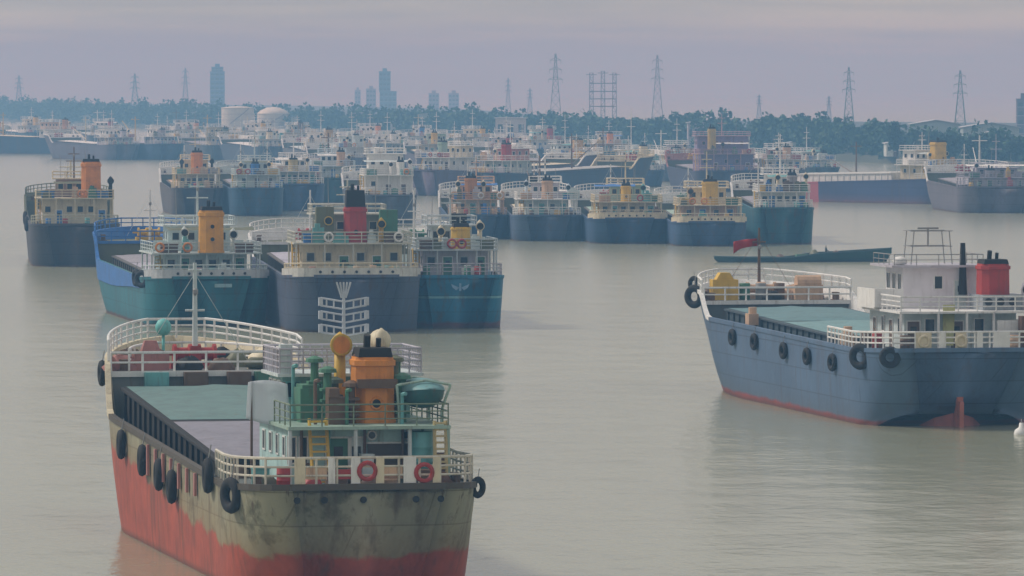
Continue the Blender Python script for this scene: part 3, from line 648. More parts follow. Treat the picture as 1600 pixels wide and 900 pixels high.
for x in (2.2, 4.1):
    for y in (4.8, 7.8): MB().path([(x, y, zz), (x, y, zz + .6), (x + (.4 if x > 3 else -.1), y, zz + 1.7), (3.4, y, zz + 1.9)], .06).build('boat_davit', LGREEN, A.o)
for k, (t_, lab) in enumerate(((.795, 'tyre fender at the port bow shoulder of the rust-red ship'),)):
    tyre(A.o, (-A.hb(.86, 1) - .32, 60 * .86, 7.4), lab, 1.05)
for y, zz_, sc_, lab in ((38.5, 4.5, 1.15, 'first tyre fender behind the bow on the rust-red ship side'), (31, 4.15, 1.2, 'second tyre fender behind the bow on the rust-red ship side'), (25.3, 3.8, 1.2, 'third tyre fender behind the bow on the rust-red ship side'),
                         (21, 3.5, 1.25, 'fourth tyre fender behind the bow, lowest on the rust-red ship side'), (9.5, 4.7, 1.25, 'big tyre fender just forward of the grimy stern quarter'), (3.4, 4.2, 1.25, 'big tyre fender on the curve of the grimy grey stern')):
    t_ = y / 60; x = -A.hb(t_, .8) - .22
    tyre(A.o, (x, y, zz_), lab, sc_, R(-3) if y > 5 else R(20))
tyre(A.o, (A.hb(.035, 1) + .1, 2.1, 4.5), 'small tyre fender at the far right corner of the grimy stern', .75, R(-50))
# pinkish side rails at the gunwale
for y in np.arange(14, 30, 2.6): MB().box(-A.hb(y / 60, 1) - .16, -A.hb(y / 60, 1) - .05, y, y + .35, 3.5, A.g(y / 60) - .25).build('fender_post', PINK, A.o)
MB().tube((-3.75, 8.75, A.g0), (-3.75, 8.75, zz + 1.75), .06, n=6).tube((-3.75, 8.75, zz + 1.65), (-2.2, 9.0, zz + 1.65), .035, n=6).build('clothes_pole', BROWN, A.o)
def heap(S, x, y, z, r_, h_, mt, sd_, name='net_heap'):
    q = random.Random(sd_); n_ = 14; prof = [(1.0, 0), (1.02, .25), (.85, .6), (.55, .9), (.2, 1.0)]; vs_ = []
    for rr, hh in prof:
        for k in range(n_): j = q.uniform(.72, 1.2); a_ = 2 * math.pi * k / n_; vs_.append((x + r_ * rr * j * math.cos(a_), y + r_ * rr * j * math.sin(a_) * .7, z + h_ * hh * q.uniform(.8, 1.1)))
    MB()._add(vs_, [(i * n_ + k, i * n_ + (k + 1) % n_, (i + 1) * n_ + (k + 1) % n_, (i + 1) * n_ + k) for i in range(len(prof) - 1) for k in range(n_)] + [tuple((len(prof) - 1) * n_ + k for k in range(n_))]).build(name, mt, S.o, True)
for i, (x, y, r_, h_, mt) in enumerate(((-4.0, 50.3, .9, .8, PINK), (-3.3, 53, .9, 1.0, BROWN), (3.6, 51, 1.0, 1.1, CREAM), (2.6, 53.5, .9, .9, OLIVE), (-.6, 50.2, .7, .7, SOOT_SHADE), (1.0, 49.6, .7, .6, BROWN), (1.8, 55, .8, .9, SOOT_SHADE), (-1.6, 55.5, .8, .9, BROWN))): heap(A, x, y, A.fz, r_, h_, mt, i)
for i, (x, y, r_, h_, mt) in enumerate(((-4.2, 9.5, .5, .6, BROWN), (-3.9, 3.4, .5, .5, OLIVE), (.4, 1.6, .6, .5, BROWN), (3.6, 2.6, .6, .6, RUST), (-2.2, 1.5, .5, .5, REDP))): heap(A, x, y, A.g0, r_, h_, mt, 40 + i)
# inner arc of rail on the forecastle of A
tsA = [.83, .86, .89, .92, .945, .965]
A.railing([(-A.hb(t_, 1) + 1.0, 60 * t_ - 1.2, A.fz) for t_ in tsA] + [(A.hb(t_, 1) - 1.0, 60 * t_ - 1.2, A.fz) for t_ in reversed(tsA)], WHITE, 1.15, 2, 1.3, .05, 'inner_railing')
# things that lie on or hang from ship A
M_A = Matrix.Translation(A.o.location) @ Matrix.Rotation(A.o.rotation_euler.z, 4, 'Z')
b = MB(); vs_ = []; nx, nz = 14, 10
for j in range(nz + 1):
    for i in range(nx + 1):
        x = i / nx; zq = j / nz; vs_.append(((x - .5) * (1.45 + .2 * (1 - zq)) + .12 * (1 - zq), .07 * math.sin(x * 11) * (.3 + zq) + .1 * (1 - zq) * math.sin(x * 5 + 1), (zq - .5) * (1.4 + .25 * math.sin(x * 3)) - .12 * x * (1 - zq)))
b._add(vs_, [(j * (nx + 1) + i, j * (nx + 1) + i + 1, (j + 1) * (nx + 1) + i + 1, (j + 1) * (nx + 1) + i) for j in range(nz) for i in range(nx)])
cl = b.build('cloth', paint((.68, .72, .76), dirt=.15, rust=0.0), None, True); cl.location = M_A @ Vector((-3.1, 8.6, zz + .85)); cl.rotation_euler = (0, R(4), R(11.1)); cl.scale = (1.2, 1, 1.15)
cm_ = bpy.data.materials.new('thin_cloth'); cm_.use_nodes = True; t = cm_.node_tree; pb = t.nodes['Principled BSDF']; pb.inputs['Base Color'].default_value = (.8, .83, .86, 1); pb.inputs['Roughness'].default_value = .9
tl = N(t, 'ShaderNodeBsdfTranslucent'); tl.inputs[0].default_value = (.8, .84, .88, 1); mx = N(t, 'ShaderNodeMixShader'); mx.inputs[0].default_value = .45
t.links.new(pb.outputs[0], mx.inputs[1]); t.links.new(tl.outputs[0], mx.inputs[2]); t.links.new(mx.outputs[0], t.nodes['Material Output'].inputs[0])
cl.data.materials.clear(); cl.data.materials.append(cm_)
md_ = cl.modifiers.new('thick', 'SOLIDIFY'); md_.thickness = .02
tag(cl, 'white cloth hung beside the turquoise wheelhouse of the rust-red ship', 'cloth')
lb = empty('lifeboat', M_A @ Vector((3.45, 6.3, zz + .55)), R(10.5)); lb.scale = (1.0, 1.0, 1.15); tag(lb, 'lifeboat under a dark teal cover on the rust-red ship', 'boat')
b = MB(); vs_ = []; ny, nk = 14, 8
for i in range(ny + 1):
    t_ = i / ny * 2 - 1; wv = .95 * (1 - abs(t_) ** 2.6) ** .6
    for k in range(nk + 1):
        a_ = math.pi * k / nk; vs_.append((-wv * math.cos(a_), t_ * 2.3, .75 + .15 * t_ * t_ - (.7 * math.sin(a_) ** .8) * (1 - abs(t_) ** 4)))
b._add(vs_, [(i * (nk + 1) + k, i * (nk + 1) + k + 1, (i + 1) * (nk + 1) + k + 1, (i + 1) * (nk + 1) + k) for i in range(ny) for k in range(nk)]).build('boat_hull', paint((.05, .15, .16)), lb, True)
b = MB(); vs_ = []
for i in range(ny + 1):
    t_ = i / ny * 2 - 1; wv = .99 * (1 - abs(t_) ** 2.6) ** .6
    for k in range(nk + 1):
        a_ = math.pi * k / nk; vs_.append((-wv * math.cos(a_), t_ * 2.32, .72 + .15 * t_ * t_ + .5 * math.sin(a_) * (1 - t_ * t_)))
b._add(vs_, [(i * (nk + 1) + k + 1, i * (nk + 1) + k, (i + 1) * (nk + 1) + k, (i + 1) * (nk + 1) + k + 1) for i in range(ny) for k in range(nk)]).build('boat_cover', paint((.16, .34, .35)), lb, True)

# ================================================================== ship B: blue-grey, right
hB = hullpaint('hull_blue_grey', (.11, .18, .29), boot=(.30, .06, .05), boot_z=.28, slope=.004, rust=.3, grime=(.10, .13, .17), grime_h=1.5, edge=.25)
Bs = Ship('cargo_ship', 'blue-grey cargo ship on the right with red funnel and white wheelhouse', L=68, B=11.7, heading=10.6, g0=4.9, g1=5.5, fr=1.7, fc=.80,
          hull=hB, pos=(29.3, 411), bulw=WHITE, deckm=paint((.12, .14, .14)), zb0=.85, stern_cut=3.0, tbu=.68, tbl=.58, group='coastal cargo ships lying on the river')
Bs.hatches(2, [paint((.18, .33, .34)), paint((.13, .25, .27))], paint((.06, .09, .11)), .26, .765, .37, 1.3, .3, .9)
Bs.bow_rail(WHITE, .85, 2, .06); Bs.windlass(.88, PEACH); Bs.bollards(); Bs.stern_gear()
mB = Bs.mast(0, 60.5, Bs.fz, 5.2, .14, BROWN, ((.8, .5),), stays=3)
MB().box(-4.2, -2.3, 57.2, 58.4, Bs.fz, Bs.fz + 1.5).box(-3.9, -2.6, 57.3, 58.3, Bs.fz + 1.5, Bs.fz + 2.0, tx=.3).build('anchor_winch', YELLOW, Bs.o)
MB().box(1.9, 4.0, 57.0, 58.2, Bs.fz, Bs.fz + 1.1).lathe([(.6, -.9), (.6, .9)], (3.0, 57.6, Bs.fz + 1.2), 'x', 14).build('cable_drum', PEACH, Bs.o)
for x, mt in ((-1.6, GREENP), (-.4, STEEL), (1.0, BROWN)): Bs.drum(x, 58.2, Bs.fz, mt, .4, 1.2)
for i, (x, y, r_, h_, mt) in enumerate(((-3.6, 60.5, .9, .9, BROWN), (2.4, 60, .9, 1.0, PEACH), (3.6, 59.2, .8, .9, PINK), (0.3, 57.6, .7, .7, SOOT_SHADE))): heap(Bs, x, y, Bs.fz, r_, h_, mt, 60 + i)
for y in (41, 12.5): MB().box(-5.3, -4.6, y - .6, y + .6, Bs.g(y / 70) - .05, Bs.g(y / 70) + .75).lathe([(.3, 0), (.3, .5)], (-4.9, y, Bs.g(y / 70) + .7), n=10).build('fairlead', PEACH, Bs.o)
z = Bs.g0 + .02; ox = .7; zz = z + 2.5
dh = MB().box(ox - 3.6, ox + 3.9, 5.2, 14.6, z, z + 2.36).build('deckhouse', PALE, Bs.o)
MB().box(ox - 4.3, ox + 4.8, 3.6, 15.4, z + 2.36, z + 2.5).build('roof', WHITE, dh)
for k, x in enumerate((-2.3, -1.2, .6, 2.1)): (Bs.door if k in (0, 2) else Bs.win)(*((dh, x, 5.2, z, 'aft', BROWN) if k in (0, 2) else (dh, x, 5.2, z + 1.5, 'aft', .6, .9, WHITE)))
for k in range(4):
    (Bs.door(dh, ox - 3.6, 6.4 + k * 2.2, z, 'port', BROWN) if k % 2 else Bs.win(dh, ox - 3.6, 6.4 + k * 2.2, z + 1.5, 'port', .7, .9, WHITE)); Bs.win(dh, ox + 3.9, 6.4 + k * 2.2, z + 1.5, 'stbd', .7, .9, WHITE)
MB().box(2.9, 5.6, 3.5, 5.1, z, z + 1.9).build('side_cabin', WHITE, Bs.o)
for x in (-3.5, -1.0, .9, 2.7, 5.3): MB().tube((x, 3.7, z), (x, 3.7, z + 2.36), .09, n=8).build('pillar', WHITE, Bs.o)
Bs.stern_rail(WHITE, .25, h=1.05, bars=3, step=1.0, r=.055)
for x0, x1, mt in ((-3.4, -2.4, CREAM), (-1.9, -1.5, WHITE), (-.8, -.1, CREAM), (.6, 1.0, WHITE), (1.7, 2.8, WHITE)): MB().box(x0, x1, .02, .10, Bs.g(0) + .06, Bs.g(0) + 1.05).build('rail_plate', mt, Bs.o)
Bs.rings([(-2.9, -.02, Bs.g(0) + .5), (-.45, -.02, Bs.g(0) + .5)], CREAM, .34)
Bs.railing([(ox - 4.2, 15, zz), (ox - 4.2, 3.7, zz), (ox + 4.7, 3.7, zz), (ox + 4.7, 15, zz)], WHITE, .95, 3, 1.2, .045)
wh = MB().box(ox - 2.6, ox + 2.4, 9.6, 14.2, zz, zz + 2.7).build('wheelhouse', paint((.76, .74, .78), dirt=.3, rust=.2), Bs.o)
MB().box(ox - 3.5, ox + 2.9, 8.9, 15.0, zz + 2.7, zz + 2.85).build('roof', MAUVE, wh)
Bs.win(wh, ox - .2, 9.6, zz + 1.7, 'aft', .5, .8, WHITE); Bs.door(wh, ox + 1.3, 9.6, zz, 'aft', PALE)
for k in range(3): Bs.win(wh, ox - 2.6, 10.3 + k * 1.5, zz + 1.75, 'port', 1.0, 1.0, WHITE); Bs.win(wh, ox + 2.4, 10.3 + k * 1.5, zz + 1.75, 'stbd', 1.0, 1.0, WHITE)
for k in range(4): Bs.win(wh, ox - 1.95 + k * 1.25, 14.2, zz + 1.75, 'fore', .9, .9, WHITE)
MB().box(ox - 4.6, ox - 2.65, 9.2, 9.35, zz + .1, zz + 1.3).box(ox - 4.6, ox - 4.45, 9.35, 14, zz + .1, zz + 1.3).box(ox - 4.6, ox - 2.65, 9.35, 14, zz + .02, zz + .1).build('bridge_wing', WHITE, wh)
zr = zz + 2.85
Bs.railing([(ox - 3.3, 14.8, zr), (ox - 3.3, 9.1, zr), (ox + 2.7, 9.1, zr), (ox + 2.7, 14.8, zr)], STEEL, .7, 2, 1.6, .025)
b = MB()
for x in (-1.4, 1.4):
    for y in (0, 2.0): b.tube((x, y, 0), (x * .85, y, 2.2), .035, n=5)
for q in (1.2, 2.2): b.path([(-1.4, 0, q), (1.4, 0, q), (1.4, 2, q), (-1.4, 2, q)], .03, 5, closed=True)
b.box(-.7, .7, .9, 1.1, 2.3, 2.42).tube((0, 1, 1.2), (0, 1, 2.3), .06, n=6).build('radar_frame', STEEL, Bs.o).location = (ox - .3, 11, zr)
MB().lathe([(.05, 0), (.45, .05), (.5, .3), (.3, .5), (.04, .55)], n=12).build('searchlight_dome', WHITE, Bs.o, True).location = (ox - 2.7, 10, zr)
Bs.mast(ox + 1.35, 9.2, zz + .9, 3.4, .3, SOOT_SHADE, (), False)
Bs.funnel(ox + 2.7, 6.6, zz + .3, 1.9, 2.2, 2.7, REDP, cap=.3, port=False)
MB().box(ox + 1.6, ox + 4.6, 5.0, 8.4, zz, zz + 1.0).build('engine_casing', paint((.3, .33, .36)), Bs.o)
for x in (2.7, 3.5, 4.3): MB().lathe([(.26, -.03), (.26, .05)], (x, 4.98, zz + .55), 'y', 12).build('casing_vent', DARK, Bs.o)
Bs.cowl(5.2, 5.0, zz, 1.2, .25, MAUVE)
b = MB(); b._add([(-.6, 0, 0), (.1, 0, 0), (.6, 1.5, 2.6), (-.2, 1.5, 2.6), (-.6, .1, 0), (.1, .1, 0), (.6, 1.6, 2.6), (-.2, 1.6, 2.6)], [(0, 1, 2, 3), (7, 6, 5, 4), (0, 4, 5, 1), (1, 5, 6, 2), (3, 2, 6, 7), (4, 0, 3, 7)])
b.build('gangway', paint((.36, .36, .14)), Bs.o).location = (-.2, 3.3, z + .3)
for x, y, mt in ((-4.4, 6.5, REDP), (-4.5, 9.0, BROWN), (-3.4, 3.0, BROWN), (.2, 2.4, YELLOW), (3.6, 2.2, PEACH)): Bs.drum(x, y, z, mt, .34, 1.0)
MB().box(4.2, 5.0, 2.4, 3.2, z, z + 2.2).build('rusty_locker', RUST, Bs.o)
for i, (y, zt_, lab) in enumerate(((42.5, 4.3, 'tyre fender nearest the bow on the blue-grey ship side'), (35.5, 4.25, 'second tyre fender from the bow on the blue-grey ship side'), (26.5, 4.0, 'middle one of five tyre fenders on the blue-grey ship side'),
        (19.5, 3.9, 'fourth tyre fender from the bow on the blue-grey ship side'), (12.2, 3.8, 'aftmost of five small tyre fenders on the blue-grey ship side'), (4.6, 4.5, 'large tyre fender at the port stern quarter of the blue-grey ship'), (.75, 4.6, 'tyre fender under the stern railing of the blue-grey ship'))):
    tyre(Bs.o, (-Bs.hb(y / 68, .85) - .2, y, zt_), lab, (.95, .95, .95, .95, .95, 1.35, 1.1)[i], R((8, 8, 8, 8, 10, 40, 72)[i]))
tyre(Bs.o, (-Bs.hb(.838, 1) - .25, 57.0, 6.7), 'tyre fender on the white port bow bulwark of the blue-grey ship', 1.35, R(40))
tyre(Bs.o, (-Bs.hb(.90, 1) - .3, 61.2, 7.5), 'small tyre fender at the bow tip of the blue-grey ship', .9, R(30))
tyre(Bs.o, (Bs.hb(.853, 1) + .25, 58.0, 6.7), 'tyre fender on the far starboard bow bulwark of the blue-grey ship', 1.0, R(-30))
M_B = Matrix.Translation(Bs.o.location) @ Matrix.Rotation(Bs.o.rotation_euler.z, 4, 'Z')
b = MB(); vs_ = []
for i in range(13):
    for j in range(5): vs_.append((-i * .15, .12 * math.sin(i * .9 + j * .3), .55 * (j / 4 - 1) - .01 * i * i * (.3 + .2 * math.sin(j))))
b._add(vs_, [(i * 5 + j, (i + 1) * 5 + j, (i + 1) * 5 + j + 1, i * 5 + j + 1) for i in range(12) for j in range(4)])
fl = b.build('flag', plain('red_cloth', (.36, .03, .035), .8), None, True); fl.location = M_B @ Vector((-.12, 60.5, Bs.fz + 4.4)); fl.rotation_euler = (0, 0, R(6))
fl.modifiers.new('thick', 'SOLIDIFY').thickness = .02
tag(fl, 'red flag flying from the bow mast of the blue-grey ship', 'flag')

# ================================================================== the other ships
GRP = 'coastal cargo ships lying on the river'
def fleet(label, u, v, heading, L, B, g0, hullc, boot=(.16, .06, .055), cover=None, seed=1, fr=2.2, g1=None, bulw=None, deckm=None, band=None, pos=None, rust=.6, stripe=None, boot_z=.15, aft=None, bowrail=True, wt=.62, bm=None, sg=False, zb0=-1.0, nh=2):
    h = hullpaint('hull_paint_%02d' % seed, hullc, boot, boot_z, .002, rust, tuple(c * .6 for c in hullc), 1.2, stripe, .3)
    S = Ship('cargo_ship', label, u, v, L, B, heading, g0, g1 or g0 + .8, fr, h, pos, GRP, bulw=bulw, deckm=deckm, wt=wt, zb0=zb0)
    S.hatches(nh, cover, paint((.14, .13, .12)), .27, None, .37, 1.2, .2, .6)
    c = dict(aft or {})
    generic_aft(S, c, seed)
    if band: S.band(band, scup=7)
    if bowrail: S.bow_rail(bulw or WHITE, .9, 2, .05, True)
    S.mast(0, L * .87, S.fz, 5.0, .13, bm or WHITE, ((.6, .6),), stays=2.5)
    S.windlass(.89, [REDP, GREENP, BROWN, YELLOW][seed % 4]); S.bollards()
    return S
GREYCV = paint((.34, .32, .36)); TEALCV = paint((.15, .26, .27)); LILAC = paint((.46, .44, .52))
D = fleet('teal-hulled cargo ship with tall amber funnel and bright blue bow bulwark', 330, 511, 9.6, 58, 11.6, 4.35, (.035, .20, .25), seed=11, bulw=BLUEP, cover=[LILAC, GREYCV], band=paint((.50, .53, .56)), fr=2.4,
          aft=dict(m1=paint((.56, .68, .68)), m2=paint((.60, .72, .72)), trim=PALE, fm=paint((.70, .34, .03), rust=.3), fw=2.2, fd=2.2, fh=3.9, fp=2, fy=-.9, h1=2.2, h2=2.3, fx=.4, cowl=PALE, len=9, w=.66, w2=.5))
for side, nm in ((-1, 'port'), (1, 'starboard')):
    tt = [t for t in Ship.TS if .115 <= t]; vs_ = []
    for t in tt:
        zb = -1.2; hh = D.g(t) - zb; dp = 1.0 + .9 * smooth_step(.1, .6, t)
        p, q = D.pt(t, 1, side), D.pt(t, 1 - dp / hh, side)
        vs_ += [(p[0] + side * .09, p[1] + (.05 if t > .97 else 0), p[2] + .06), (q[0] + side * .09, q[1] + (.05 if t > .97 else 0), q[2])]
    fs = [(2 * i, 2 * i + 1, 2 * i + 3, 2 * i + 2) for i in range(len(tt) - 1)]
    MB()._add(vs_, fs if side < 0 else [f[::-1] for f in fs]).build('topside_band', BLUEP, D.o)
# pale name board on the stern of the teal ship
MB().box(.3, 1.9, -.06, -.01, 3.62, 3.95).build('name_board', paint((.30, .48, .55)), D.o)
for y, lab in ((8.5, 'black tyre fender on the port quarter of the teal-hulled ship'), (4.0, 'black tyre fender at the stern corner of the teal-hulled ship')):
    tyre(D.o, (-D.hb(y / 58, .9) - .2, y, 4.3), lab, 1.3, R(12 if y > 5 else 45))
E = fleet('slate-grey cargo ship with black-topped red funnel between the teal and blue ships', 557, 520, 6.2, 62, 12.2, 4.9, (.10, .125, .19), seed=12, bulw=WHITE, cover=[LILAC, LILAC], band=paint((.60, .60, .56)), fr=2.0,
          aft=dict(m1=CREAM, m2=paint((.30, .34, .30)), trim=paint((.60, .60, .52)), fm=REDP, fw=2.0, fd=2.2, fh=3.2, cap=1.5, h1=2.9, h2=2.4, fx=.3, w=.74, nw=6, doors=(2, 4), cowl=YELLOW, cx=2.4, drums=8, rail=CREAM, len=8))
MB().box(-3.6, -2.0, 5.2, 6.6, 0, 3.2).build('olive_vent_trunk', OLIVE, E.o).location = (0.4, 0, E.g0 + 3.06)
MB().box(2.6, 4.2, 5.6, 6.8, 0, 2.9).build('green_vent_trunk', GREENP, E.o).location = (0, 0, E.g0 + 3.06)
F = fleet('bright blue cargo ship with pale stripe and yellow funnel, right of the slate-grey ship', 719, 514, 6.2, 52, 8.6, 4.6, (.025, .21, .36), seed=13, boot=(.16, .05, .06), boot_z=.55, stripe=(2.75, 2.95, (.22, .46, .52)), wt=.74,
          aft=dict(m1=MAUVE, m2=PALE, trim=paint((.5, .56, .58)), fm=YELLOW, fw=1.7, fh=2.0, h1=2.4, h2=2.0, fx=.5, w=.7, rail=MAUVE))
b = MB()
for sx in (-1, 1):
    b._add([(sx * .1, -.05, 3.75), (sx * .85, -.05, 4.1), (sx * .7, -.05, 3.75), (sx * .35, -.05, 3.5)], [(0, 1, 2, 3)])
b.box(-.1, .1, -.06, -.02, 3.45, 4.15).build('stern_emblem', paint((.25, .42, .62)), F.o)
C = fleet('dark cargo ship at far left with large orange funnel beside open water', 118, 417, 5.0, 62, 11.0, 5.0, (.075, .075, .085), seed=14, boot=(.2, .07, .06), cover=GREYCV, bulw=OLIVE, rust=.6, bowrail=True,
          aft=dict(m1=CREAM, m2=paint((.36, .26, .22)), trim=CREAM, fm=ORANGE, fw=2.4, fd=2.4, fh=4.4, fx=2.0, h1=3.2, h2=2.2, cowl=SOOT_SHADE, cx=2.4, w=.72, rail=paint((.5, .5, .4)), mastm=BROWN))
tyre(C.o, (-C.hb(.35, .9) - .2, 22, 4.8), 'black tyre fender on the port side of the dark far-left ship', 1.5, R(5))
tyre(C.o, (-C.hb(.6, .9) - .2, 38, 5.2), 'higher black tyre fender towards the bow of the dark far-left ship', 1.4, R(5))
NAVY = (.06, .12, .24); SLATE = (.085, .13, .22); DBLUE = (.045, .10, .20)
